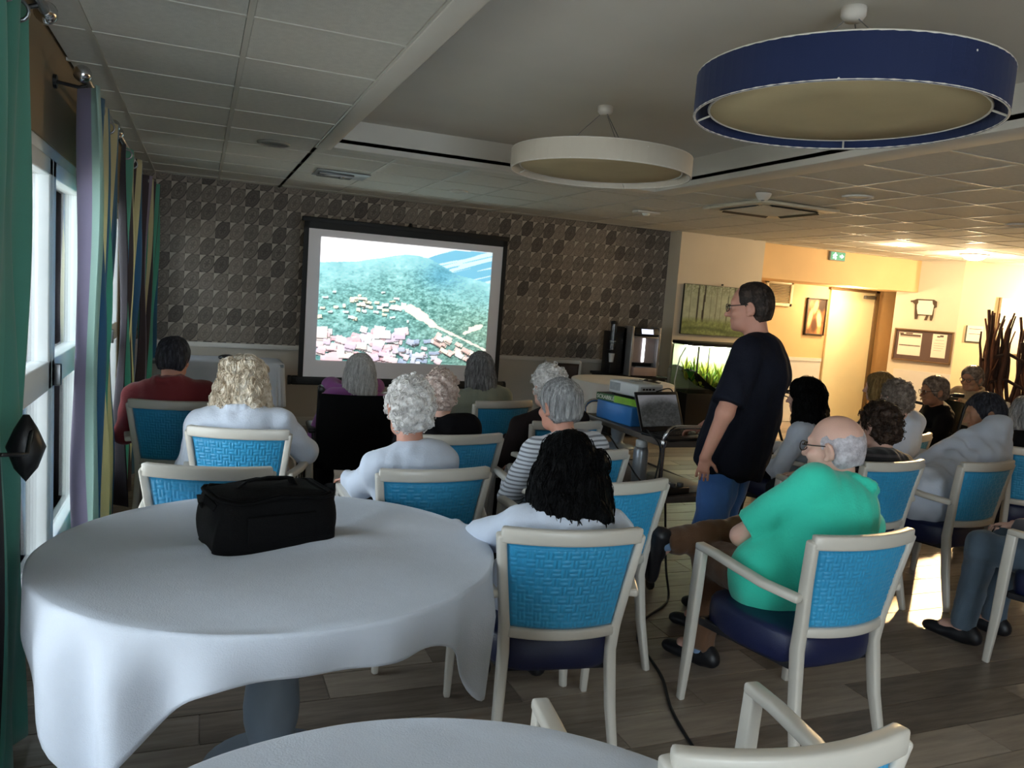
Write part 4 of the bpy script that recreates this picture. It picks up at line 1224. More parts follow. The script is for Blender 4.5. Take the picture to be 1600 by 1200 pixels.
# ---------------------------------------------------------------- notice board, sheep sign, papers
ang = math.degrees(math.atan2(uw.y, uw.x))
def on_notice(d, z): 
    p = PW + uw * d - nw * .012; return (p.x, p.y, z)
cen = on_notice(.2, 0)
t = thing('notice_board', 'brown notice board in wooden frame with two pinned sheets', 'notice board', on_notice(.205, 1.07), ang)
BW, BH = .80, .475
MB().span((-BW / 2, -.012, 0), (BW / 2, .008, BH)).build('board', pmat('brown_felt', '#5a4640', .9, var=.06, sheen=.3), t)
fr = MB()
for a, b in (((-BW / 2, 0), (BW / 2, .022)), ((-BW / 2, BH - .022), (BW / 2, BH)), ((-BW / 2, 0), (-BW / 2 + .022, BH)), ((BW / 2 - .022, 0), (BW / 2, BH))): fr.span((a[0], -.03, a[1]), (b[0], .008, b[1]))
fr.build('frame', pmat('board_frame_wood', '#6b5030', .5), t, .003)
MPAP = pmat('paper_sheet', '#efe2d2', .8, var=.02, bump=0); MINK = pmat('printed_ink', '#5b4a40', .8, bump=0)
def sheet(x0, x1, z0, z1, lines):
    s = MB().span((x0, -.0145, z0), (x1, -.0125, z1)).build('paper', MPAP, t)
    k = MB()
    for a, b, c, d in lines: k.span((x0 + (x1 - x0) * a, -.0155, z0 + (z1 - z0) * c), (x0 + (x1 - x0) * b, -.0145, z0 + (z1 - z0) * d))
    k.build('print', MINK, s)
sheet(-.335, -.02, .085, .42, [(.05, .95, .84, .93), (.02, .2, .93, .98), (.3, .6, .94, .99), (.05, .97, .80, .815), (.05, .97, .42, .455), (.05, .97, .405, .412)])
sheet(.125, .315, .085, .43, [(.3, .5, .86, .92), (.5, .75, .88, .96), (.2, .8, .74, .752), (.15, .85, .6, .61), (.15, .85, .5, .51), (.15, .8, .4, .41), (.15, .7, .3, .31)])
t = thing('sheep_sign', 'flat sheep figure with white body hung above the notice board', 'sign', on_notice(.17, 1.71), ang)
MSB = pmat('sheep_dark', '#4a3a2c', .8, var=.1)
ol = [(-.15, .27), (-.12, .285), (.11, .285), (.15, .26), (.155, .18), (.125, .16), (.125, .05), (.115, -.02), (.085, -.02), (.085, .05), (.06, .05), (.045, -.02), (.01, -.02), (.03, .05), (-.08, .05), (-.085, -.01), (-.12, -.015), (-.13, .08), (-.14, .2), (-.175, .235), (-.2, .235), (-.205, .255), (-.17, .262)]
MB().add([(x, -.006, z) for x, z in ol] + [(x, .006, z) for x, z in ol], [tuple(range(len(ol))), tuple(range(len(ol), 2 * len(ol)))[::-1]] + [(i, (i + 1) % len(ol), len(ol) + (i + 1) % len(ol), len(ol) + i) for i in range(len(ol))]).build('silhouette', MSB, t)
wl_ = [(-.1, .265), (.09, .268), (.10, .22), (.118, .2), (.108, .06), (-.085, .062), (-.105, .14), (-.11, .2), (-.095, .23)]
MB().add([(x, -.0085, z) for x, z in wl_], [tuple(range(len(wl_)))]).build('white_fleece', MPAP, t)
u2 = (Vector((12.9, 6.77, 0)) - QW).normalized(); n2 = Vector((u2.y, -u2.x, 0))
if n2.y > 0: n2 = -n2
ang2 = math.degrees(math.atan2(u2.y, u2.x))
def on_right(d, z):
    p = QW + u2 * d + n2 * .012; return (p.x, p.y, z)
t = thing('wall_notice', 'small white notice with dark edge between board and driftwood', 'sign', on_right(.24, 1.43), ang2)
MB().span((-.115, -.004, 0), (.115, .004, .23)).build('sheet', MPAP, t)
MB().span((-.12, -.007, 0), (-.105, .004, .23)).span((-.12, -.007, -.008), (.10, .004, .006)).build('dark_edge', pmat('dark_edge_grey', '#4a4a46', .6), t)
MB().span((-.08, -.0055, .18), (.1, -.004, .187)).span((-.08, -.0055, .11), (.1, -.004, .116)).build('print', MINK, t)
t = thing('white_picture', 'pale picture with dark side edge on the wall behind the driftwood', 'picture', on_right(.74, 1.3), ang2)
MB().span((-.2, -.02, 0), (.6, .01, .78)).build('canvas', pmat('pale_canvas', '#f1e6cc', .7), t, .003)
MB().span((-.225, -.025, 0), (-.2, .01, .79)).build('frame_edge', pmat('brown_edge', '#7d6543', .6), t)
# driftwood screen
t = thing('driftwood_screen', 'screen of upright dark driftwood branches at the frame edge', 'driftwood', (8.98, 6.42, 0), -40)
rg = random.Random(5)
MBR = [pmat('driftwood_a', '#4d2f22', .8, var=.3, vscale=14, bump=.6, bscale=30), pmat('driftwood_b', '#6e4630', .8, var=.3, vscale=14, bump=.6, bscale=30), pmat('driftwood_c', '#38231a', .8, var=.3, vscale=14, bump=.6, bscale=30)]
for k in range(58):
    x = -.36 + 1.0 * (k / 58) + rg.uniform(-.02, .02); y = rg.uniform(-.10, .10); top = 1.72 + rg.uniform(-.30, .12) + .1 * (k % 3 == 0)
    ph = rg.uniform(0, 6); lean = rg.uniform(-.12, .12)
    P = [(x + lean * w + .045 * math.sin(ph + 5 * w) * w + .015 * math.sin(17 * w + ph), y + .03 * math.sin(ph * 2 + 6 * w), top * w) for w in np.linspace(0, 1, 12)]
    b = MB().tube(P, rg.uniform(.016, .032), 7, scale=[1.25 - .75 * w + .12 * math.sin(ph + 9 * w) for w in np.linspace(0, 1, 12)])
    if k % 2:
        j = rg.randint(4, 9); q = P[j]; s = rg.choice((-1, 1))
        b.tube([q, (q[0] + s * .05, q[1] - .02, q[2] + .09), (q[0] + s * .08, q[1] - .03, q[2] + .2)], .011, 6, scale=[1, .8, .4])
    b.build('branch', MBR[k % 3], t, smooth=True)
for z in (.45, .95, 1.25):
    MB().tube([(-.36, .0, z), (-.1, -.06, z + .10), (.2, -.05, z - .05), (.62, 0, z + .07)], .02, 7).build('branch', MBR[2], t, smooth=True)
MB().box((.12, 0, .02), (1.1, .3, .04)).build('base_board', MBR[2], t, .004)
# ---------------------------------------------------------------- sculpting: signed distance fields -> one continuous skin
class Sculpt:
    def __init__(s): s.p = []
    def cap(s, a, b, ra, rb=None, k=.03, ax=None, q=1., op='u', flat=False):
        s.p.append(('c', np.array(a, float), np.array(b, float), ra, ra if rb is None else rb, k, None if ax is None else np.array(ax, float), q, op, flat)); return s
    def ell(s, c, r, rot=None, k=.03, op='u'):
        s.p.append(('e', np.array(c, float), np.array(r, float), None if rot is None else np.array(rot, float), k, op)); return s
    def half(s, p, n, k=.004):          # cut away everything on the side n points to
        s.p.append(('h', np.array(p, float), np.array(n, float), k)); return s
    def bounds(s):
        lo, hi = np.full(3, 1e9), np.full(3, -1e9)
        for p in s.p:
            if p[0] == 'c' and p[8] == 'u':
                m = max(p[3], p[4]) * max(1, p[7])
                lo = np.minimum(lo, np.minimum(p[1], p[2]) - m); hi = np.maximum(hi, np.maximum(p[1], p[2]) + m)
            elif p[0] == 'e' and p[5] == 'u':
                m = p[2].max() if p[3] is not None else p[2]
                lo = np.minimum(lo, p[1] - m); hi = np.maximum(hi, p[1] + m)
        return lo, hi
    def mesh(s, name, mat_, step=.012, fine=(), disp=None, pad=.03):
        lo, hi = s.bounds(); lo = lo - pad; hi = hi + pad
        ax = []
        for d in range(3):
            c = [lo[d]]
            while c[-1] < hi[d]:
                h = step
                for (b0, b1, fs) in fine:
                    if b0[d] - fs <= c[-1] <= b1[d]: h = min(h, fs)
                c.append(c[-1] + h)
            ax.append(np.array(c))
        F = np.full([len(a) for a in ax], .08, dtype=np.float32)
        def window(l, h):
            sl = []
            for d in range(3):
                i0 = max(0, np.searchsorted(ax[d], l[d]) - 1); i1 = min(len(ax[d]), np.searchsorted(ax[d], h[d]) + 1)
                if i1 <= i0: return None
                sl.append(slice(i0, i1))
            return tuple(sl)
        for p in s.p:
            if p[0] == 'h':
                X_, Y_, Z_ = ax[0][:, None, None], ax[1][None, :, None], ax[2][None, None, :]
                d = (X_ - p[1][0]) * p[2][0] + (Y_ - p[1][1]) * p[2][1] + (Z_ - p[1][2]) * p[2][2]
                F = np.maximum(F, d.astype(np.float32)); continue
            if p[0] == 'c':
                _, a, b, ra, rb, k, sq, q, op, flat = p
                m = max(ra, rb) * max(1, q) + k + .05
                sl = window(np.minimum(a, b) - m, np.maximum(a, b) + m)
                if sl is None: continue
                P = [ax[0][sl[0]][:, None, None] - a[0], ax[1][sl[1]][None, :, None] - a[1], ax[2][sl[2]][None, None, :] - a[2]]
                ab = b - a; L2 = ab @ ab + 1e-12
                t_ = (P[0] * ab[0] + P[1] * ab[1] + P[2] * ab[2]) / L2
                t = np.clip(t_, 0, 1)
                D = [P[i] - t * ab[i] for i in range(3)]
                if sq is not None:
                    e = D[0] * sq[0] + D[1] * sq[1] + D[2] * sq[2]
                    D = [D[i] + (e / q - e) * sq[i] for i in range(3)]
                d = np.sqrt(D[0] ** 2 + D[1] ** 2 + D[2] ** 2) - (ra + (rb - ra) * t)
                if q < 1: d = d * (.5 + .5 * q)
                if flat: d = np.maximum(d, (t_ - 1) * math.sqrt(L2))
            else:
                _, c, r, rot, k, op = p
                m = r.max() + k + .05
                sl = window(c - m, c + m)
                if sl is None: continue
                P = [ax[0][sl[0]][:, None, None] - c[0], ax[1][sl[1]][None, :, None] - c[1], ax[2][sl[2]][None, None, :] - c[2]]
                if rot is not None: P = [P[0] * rot[0, i] + P[1] * rot[1, i] + P[2] * rot[2, i] for i in range(3)]
                k0 = np.sqrt((P[0] / r[0]) ** 2 + (P[1] / r[1]) ** 2 + (P[2] / r[2]) ** 2)
                k1 = np.sqrt((P[0] / r[0] ** 2) ** 2 + (P[1] / r[1] ** 2) ** 2 + (P[2] / r[2] ** 2) ** 2) + 1e-9
                d = k0 * (k0 - 1) / k1
            A = F[sl]
            if op == 'u':
                h = np.maximum(k - np.abs(A - d), 0) / k
                F[sl] = np.minimum(A, d) - h * h * k * .25
            else:
                h = np.maximum(k - np.abs(A + d), 0) / k
                F[sl] = np.maximum(A, -d) + h * h * k * .25
        if disp is not None:
            F = F + disp(ax[0][:, None, None], ax[1][None, :, None], ax[2][None, None, :]).astype(np.float32)
        return nets(F, ax, name, mat_)

CORN = np.array([(0, 0, 0), (1, 0, 0), (0, 1, 0), (1, 1, 0), (0, 0, 1), (1, 0, 1), (0, 1, 1), (1, 1, 1)])
EDG = [(0, 1), (2, 3), (4, 5), (6, 7), (0, 2), (1, 3), (4, 6), (5, 7), (0, 4), (1, 5), (2, 6), (3, 7)]
def nets(F, ax, name, m):
    S = F < 0
    n = np.zeros([k - 1 for k in F.shape], dtype=np.int8)
    for c in CORN: n += S[c[0]:S.shape[0] - 1 + c[0], c[1]:S.shape[1] - 1 + c[1], c[2]:S.shape[2] - 1 + c[2]]
    act = (n > 0) & (n < 8)
    idx = np.argwhere(act)
    vid = np.full(act.shape, -1, dtype=np.int32); vid[act] = np.arange(len(idx))
    f = np.stack([F[idx[:, 0] + c[0], idx[:, 1] + c[1], idx[:, 2] + c[2]] for c in CORN], 1)
    acc = np.zeros((len(idx), 3)); cnt = np.zeros(len(idx))
    for a, b in EDG:
        x = (f[:, a] < 0) != (f[:, b] < 0)
        t = np.where(x, f[:, a] / np.where(x, f[:, a] - f[:, b], 1), 0)
        acc += np.where(x[:, None], CORN[a] + t[:, None] * (CORN[b] - CORN[a]), 0); cnt += x
    fr = acc / cnt[:, None]
    co = np.stack([ax[d][idx[:, d]] + fr[:, d] * (ax[d][idx[:, d] + 1] - ax[d][idx[:, d]]) for d in range(3)], 1)
    Q = []
    A, B = S[:-1, 1:-1, 1:-1], S[1:, 1:-1, 1:-1]
    i = np.argwhere(A != B); ins = A[A != B]; x, y, z = i[:, 0], i[:, 1], i[:, 2]
    q = np.stack([vid[x, y, z], vid[x, y + 1, z], vid[x, y + 1, z + 1], vid[x, y, z + 1]], 1); Q.append(np.where(ins[:, None], q, q[:, ::-1]))
    A, B = S[1:-1, :-1, 1:-1], S[1:-1, 1:, 1:-1]
    i = np.argwhere(A != B); ins = A[A != B]; x, y, z = i[:, 0], i[:, 1], i[:, 2]
    q = np.stack([vid[x, y, z], vid[x, y, z + 1], vid[x + 1, y, z + 1], vid[x + 1, y, z]], 1); Q.append(np.where(ins[:, None], q, q[:, ::-1]))
    A, B = S[1:-1, 1:-1, :-1], S[1:-1, 1:-1, 1:]
    i = np.argwhere(A != B); ins = A[A != B]; x, y, z = i[:, 0], i[:, 1], i[:, 2]
    q = np.stack([vid[x, y, z], vid[x + 1, y, z], vid[x + 1, y + 1, z], vid[x, y + 1, z]], 1); Q.append(np.where(ins[:, None], q, q[:, ::-1]))
    Q = np.concatenate(Q)
    me = bpy.data.meshes.new(name)
    me.vertices.add(len(co)); me.vertices.foreach_set('co', co.astype(np.float32).ravel())
    me.loops.add(len(Q) * 4); me.loops.foreach_set('vertex_index', Q.astype(np.int32).ravel())
    me.polygons.add(len(Q)); me.polygons.foreach_set('loop_start', np.arange(0, len(Q) * 4, 4, dtype=np.int32))
    me.polygons.foreach_set('use_smooth', [True] * len(Q))
    me.update(calc_edges=True)
    if m: me.materials.append(m)
    return me

def rotm(yaw=0, pitch=0, roll=0):       # columns: head right, forward, up; yaw>0 turns to the left, pitch>0 looks up
    return np.array(Matrix.Rotation(R(yaw), 3, 'Z') @ Matrix.Rotation(R(pitch), 3, 'X') @ Matrix.Rotation(R(roll), 3, 'Y'))

def unit(v): return v / (np.linalg.norm(v) + 1e-9)

def hand(s, W, D, Nm, side, curl=35, k=.8, spread=1.0, thumb_in=.6):
    """palm, four fingers of their own length with knuckle bends, thumb from the side of the palm"""
    D = unit(D); Nm = unit(Nm - D * (Nm @ D)); L = np.cross(D, Nm) * side
    for o in (-.022, 0, .022):
        s.cap(W + D * .012 * k + L * o * .7 * k, W + D * .082 * k + L * o * k, .0165 * k, .0145 * k, .012, Nm, .9)
    for j, (o, ln) in enumerate(((.031, .92), (.0105, 1.04), (-.0105, .97), (-.031, .76))):
        p = W + D * .088 * k + L * o * k
        d = unit(D + L * o * 2.2 * spread); c = 0
        for seg, rr0, rr1 in ((.040, .0090, .0082), (.026, .0082, .0074), (.021, .0074, .0062)):
            c += R(curl) * (.6 if seg == .040 else 1)
            dd = d * math.cos(c) + Nm * math.sin(c)
            e = p + dd * seg * ln * k
            s.cap(p, e, rr0 * k, rr1 * k, .004); p = e
    p = W + D * .024 * k + L * .028 * k
    d = unit(D * .62 + L * .72 + Nm * thumb_in * .5)
    e = p + d * .042 * k; s.cap(p, e, .0125 * k, .0105 * k, .010)
    d2 = unit(d * .7 + D * .5 + Nm * thumb_in * .5)
    f = e + d2 * .030 * k; s.cap(e, f, .0102 * k, .0090 * k, .004)
    s.cap(f, f + unit(d2 + Nm * .2) * .022 * k, .0090 * k, .0070 * k, .004)

def head(s, H, M, k=1., nose=1., fine=True):
    g = lambda x, y, z: H + M @ (np.array((x, y, z)) * k)
    e = lambda c, r, kk=.02, op='u', rot=None: s.ell(g(*c), np.array(r) * k, M if rot is None else M @ rot, kk, op)
    e((0, -.012, .028), (.076, .095, .090)); e((0, .018, -.040), (.062, .072, .072), .03)
    s.cap(g(-.028, .045, -.082), g(.028, .045, -.082), .026 * k, None, .03)
    e((0, .070, -.092), (.022, .018, .018), .02)
    s.cap(g(-.034, .074, .026), g(.034, .074, .026), .012 * k, None, .02)
    for sx in (-1, 1):
        e((sx * .033, .098, .004), (.018, .018, .012), .010, 's')
        e((sx * .034, .076, .003), (.0125, .0125, .0125), .004)
        e((sx * .046, .062, -.030), (.020, .022, .020), .02)
    s.cap(g(0, .083, .006), g(0, .108 * nose, -.032), .008 * k, .0125 * k, .010)
    for sx in (-1, 1): s.cap(g(sx * .011, .094, -.036), g(sx * .012, .090, -.036), .0085 * k, None, .006)
    s.cap(g(-.020, .083, -.061), g(.020, .083, -.061), .0075 * k, None, .006); s.cap(g(-.017, .080, -.072), g(.017, .080, -.072), .008 * k, None, .006)
    for sx in (-1, 1):
        rt = rotm(0, -8, sx * 14) @ rotm(sx * 22)
        e((sx * .080, -.012, -.008), (.010, .021, .034), .010, 'u', rt)
        e((sx * .090, -.006, -.004), (.006, .011, .019), .006, 's', rt)
        e((sx * .078, .0, -.036), (.008, .009, .010), .008)

SHOE = Sculpt().cap((0, -.06, .045), (0, .03, .045), .040, .040, .03).cap((0, 0, .03), (0, .15, .028), .038, .036, .03, (0, 0, 1), .75).cap((0, .10, .03), (0, .17, .026), .040, .030, .03, (0, 0, 1), .7).cap((0, -.05, .07), (0, -.02, .10), .035, .036, .02, flat=True).half((0, 0, .003), (0, 0, -1))
M_SHOE = pmat('black_shoe_leather', '#15151a', .45, var=.15)
SHOE_ME = SHOE.mesh('shoe', M_SHOE, .012)

def fbm(X_, Y_, Z_, f, seed=0):
    rg = np.random.default_rng(seed); out = 0
    for i in range(7):
        d = unit(rg.normal(size=3)) * f * rg.uniform(.7, 1.5); out = out + np.sin(X_ * d[0] + Y_ * d[1] + Z_ * d[2] + rg.uniform(0, 6.28))
    return out / 7

def hair_mesh(kind, H, M, m, seed, k=1., step=.0055):
    s = Sculpt()
    g = lambda x, y, z: H + M @ (np.array((x, y, z)) * k)
    def e(c, r, kk=.03, op='u'): s.ell(g(*c), np.array(r) * k, M, kk, op)
    rg = np.random.default_rng(seed); amp, fr = .002, 60; grooves = 0
    if kind in ('short', 'crop'):
        t = .0035 if kind == 'crop' else .016
        e((0, -.016, .033), (.077 + t, .094 + t, .088 + t)); e((0, -.05, -.02), (.066 + t, .055 + t, .07 + t * .6))
        e((0, .118, -.03), (.12, .085, .105), .02, 's'); 
        if kind == 'crop': e((0, .13, .05), (.10, .085, .10), .02, 's')
        for sx in (-1, 1): e((sx * .095, -.004, -.03), (.022, .024, .045), .012, 's')
        s.half(g(0, 0, -.085), -(M @ np.array((0, .25, 1)))); amp = .0035 if kind == 'short' else .001; grooves = 1
    elif kind == 'curly':
        e((0, -.018, .036), (.088, .102, .096)); e((0, -.05, -.035), (.080, .062, .06))
        for i in range(380):
            d = unit(rg.normal(size=3)); 
            if d[2] < -.55 or (d[1] > .35 and d[2] < .35): continue
            c = (d[0] * .088, -.018 + d[1] * .102, .028 + d[2] * .102) if rg.random() < .7 else (d[0] * .080, -.05 + d[1] * .062, -.03 + d[2] * .07)
            r = rg.uniform(.009, .018); e(c, (r, r, r * rg.uniform(.7, 1)), .0035)
        e((0, .125, -.035), (.10, .085, .10), .015, 's'); amp = .0025; fr = 130
    elif kind == 'bob':           # chin-length, full
        e((0, -.020, .034), (.092, .106, .098)); e((0, -.045, -.05), (.098, .075, .085)); 
        for sx in (-1, 1): e((sx * .080, .005, -.045), (.030, .06, .085))
        e((0, .125, -.03), (.075, .085, .11), .02, 's'); grooves = 1; amp = .005
        s.half(g(0, 0, -.125), -(M @ np.array((0, .0, 1))))
    elif kind == 'wavy':          # shoulder-length waves
        e((0, -.020, .036), (.094, .108, .100)); e((0, -.055, -.06), (.112, .080, .10)); e((0, -.06, -.12), (.122, .070, .06))
        for sx in (-1, 1): e((sx * .085, -.005, -.07), (.038, .06, .10))
        for i in range(150):
            a = rg.uniform(-2.6, 2.6); z = rg.uniform(-.16, .09); r = rg.uniform(.015, .030)
            w = .088 + .034 * np.clip((.06 - z) / .16, 0, 1)
            e((math.sin(a) * w, -.045 - math.cos(a) * .07, z), (r, r, r * 1.2), .009)
        e((0, .125, -.03), (.075, .085, .11), .02, 's'); grooves = .8; amp = .006
    elif kind == 'long':          # straight to below the shoulders
        e((0, -.018, .034), (.086, .102, .096)); e((0, -.062, -.07), (.094, .056, .13)); e((0, -.085, -.17), (.098, .040, .11), .05)
        for sx in (-1, 1): e((sx * .076, -.02, -.09), (.030, .05, .13))
        e((0, .125, -.03), (.072, .085, .12), .02, 's'); grooves = 1.3; amp = .006
    elif kind == 'longdark':
        e((0, -.018, .036), (.094, .108, .098)); e((0, -.055, -.06), (.112, .075, .12), .05); e((0, -.070, -.19), (.136, .074, .15), .06)
        for sx in (-1, 1): e((sx * .095, -.015, -.12), (.045, .06, .13), .04)
        for i in range(130):
            a = rg.uniform(-2.4, 2.4); z = rg.uniform(-.29, .02); r = rg.uniform(.012, .028)
            w = .10 + .035 * np.clip(-z / .2, 0, 1)
            e((math.sin(a) * w, -.055 - math.cos(a) * .065, z), (r, r, r * 1.7), .012)
        e((0, .125, -.03), (.070, .085, .12), .02, 's'); grooves = 1.2; amp = .006
    elif kind == 'fringe':        # ring of hair round a bald crown
        e((0, -.014, .022), (.0772, .0962, .087)); e((0, -.046, -.03), (.068, .056, .06))
        e((0, .020, .120), (.11, .125, .090), .006, 's')
        e((0, .118, -.02), (.12, .100, .12), .02, 's')
        for sx in (-1, 1): e((sx * .097, -.004, -.025), (.024, .030, .05), .012, 's')
        s.half(g(0, 0, -.082), -(M @ np.array((0, .3, 1)))); amp = .0022; fr = 90
    Mi = M.T
    def disp(X_, Y_, Z_):
        x, y, z = X_ - H[0], Y_ - H[1], Z_ - H[2]
        a = Mi[0, 0] * x + Mi[0, 1] * y + Mi[0, 2] * z; b = Mi[1, 0] * x + Mi[1, 1] * y + Mi[1, 2] * z; c = Mi[2, 0] * x + Mi[2, 1] * y + Mi[2, 2] * z
        d = amp * fbm(X_, Y_, Z_, fr, seed)
        if grooves:
            th = np.arctan2(a, -(b + .02)) + .25 * fbm(X_, Y_, Z_, 22, seed + 3)
            d = d + grooves * .0013 * (np.sin(th * 23 + seed + 6 * c) + .6 * np.sin(th * 41 + 2 * seed + 9 * c))
        return d
    return s.mesh('hair', m, step * k, disp=disp)

STRANDS = {'short': (420, .075, 0, .0012), 'crop': (0, 0, 0, 0), 'curly': (420, .06, .009, .0014), 'bob': (420, .17, .002, .0013), 'wavy': (700, .16, .014, .0017), 'long': (600, .30, .003, .0014), 'longdark': (700, .22, .012, .0017), 'fringe': (0, 0, 0, 0)}
from mathutils.bvhtree import BVHTree
def hair_strands(me, kind, H, M, m, parent, seed, k):
    """fine locks laid over the hair mass: from the crown outward and down along its surface"""
    n, length, wob, rad = STRANDS[kind]
    if not n: return
    bv = BVHTree.FromPolygons([v.co for v in me.vertices], [p.vertices[:] for p in me.polygons])
    rg = random.Random(seed); nv = len(me.vertices); mb = MB()
    crown = Vector(H + M @ np.array((0, -.035, .125)) * k); up = Vector(M[:, 2]); H_ = Vector(H)
    for q in range(n):
        p = me.vertices[rg.randrange(nv)].co.copy()
        if (p - H_).dot(up) < (-.02 if length < .1 else .0) * k and rg.random() < .6: continue
        L = length * rg.uniform(.45, 1); st = .013; pts = []; lift = rg.uniform(.0005, .0035); ph = rg.uniform(0, 6.28); fr = rg.uniform(45, 75)
        for i in range(int(L / st)):
            hit = bv.find_nearest(p)
            if hit[0] is None: break
            c, nm = hit[0], hit[1]
            d = (c - crown); d = d - nm * d.dot(nm)
            gr = Vector((0, 0, -1)); gr = gr - nm * gr.dot(nm)
            d = d.normalized() + gr * 1.1
            if d.length < .05: break
            d.normalize(); sd = nm.cross(d)
            pts.append(c + nm * (lift + (.004 * math.sin(ph + fr * i * st) if wob else 0)) + sd * wob * .6 * math.sin(ph * 2 + fr * i * st))
            p = c + d * st + sd * .0015 * math.sin(ph + i)
            if kind == 'curly': p = p + sd * .006 * math.sin(ph + i * 1.1)
        if len(pts) > 3:
            r = rad * rg.uniform(.6, 1.3) * k; w = len(pts) - 1
            mb.tube(pts, r, 4, scale=[.4 + .9 * math.sin(math.pi * (.15 + .8 * i / w)) for i in range(w + 1)])
    if kind in ('curly', 'wavy'):                   # loose ringlets standing off the mass
        big = kind == 'wavy'
        for q in range(260 if not big else 200):
            v = me.vertices[rg.randrange(nv)]; c = v.co.copy(); nm = v.normal.copy()
            if big and (c - H_).dot(up) > .06 and rg.random() < .6: continue
            a_ = nm.cross(Vector((rg.uniform(-1, 1), rg.uniform(-1, 1), rg.uniform(-1, 1))))
            if a_.length < .1: continue
            a_.normalize(); b_ = nm.cross(a_); r_ = rg.uniform(.007, .012) * k * (1.5 if big else 1); ph = rg.uniform(0, 6.28); turn = rg.uniform(3.5, 7.5)
            pts = [c + nm * (.003 + .0035 * math.sin(ph + w)) + (a_ * math.cos(w + ph) + b_ * math.sin(w + ph)) * r_ + (b_ if not big else Vector((0, 0, -1))) * (.0022 * w) for w in np.linspace(0, turn, 12)]
            mb.tube(pts, .0021 * k * rg.uniform(.7, 1.3), 5, scale=[.6 + .6 * math.sin(math.pi * i / 11) for i in range(12)])
    if mb.v:
        o = mb.build('hair_strands', m, parent, smooth=True); o['kind'] = 'stuff'

SKIN = [pmat('skin_light', '#d2a897', .55, var=.07, vscale=12, bump=.15, bscale=200), pmat('skin_rosy', '#c08a76', .55, var=.08, vscale=12, bump=.15, bscale=200), pmat('skin_tan', '#a5775c', .55, var=.08, vscale=12, bump=.15, bscale=200)]
for m_ in SKIN:
    b_ = m_.node_tree.nodes['Principled BSDF']; b_.inputs['Subsurface Weight'].default_value = .08; b_.inputs['Subsurface Scale'].default_value = .01
M_GLASSES = pmat('dark_glasses_frame', '#1a1614', .3)
M_EYE = pmat('eye_white', '#d8d2cb', .2, bump=0); M_IRIS = pmat('eye_iris', '#2a1c14', .15, bump=0)

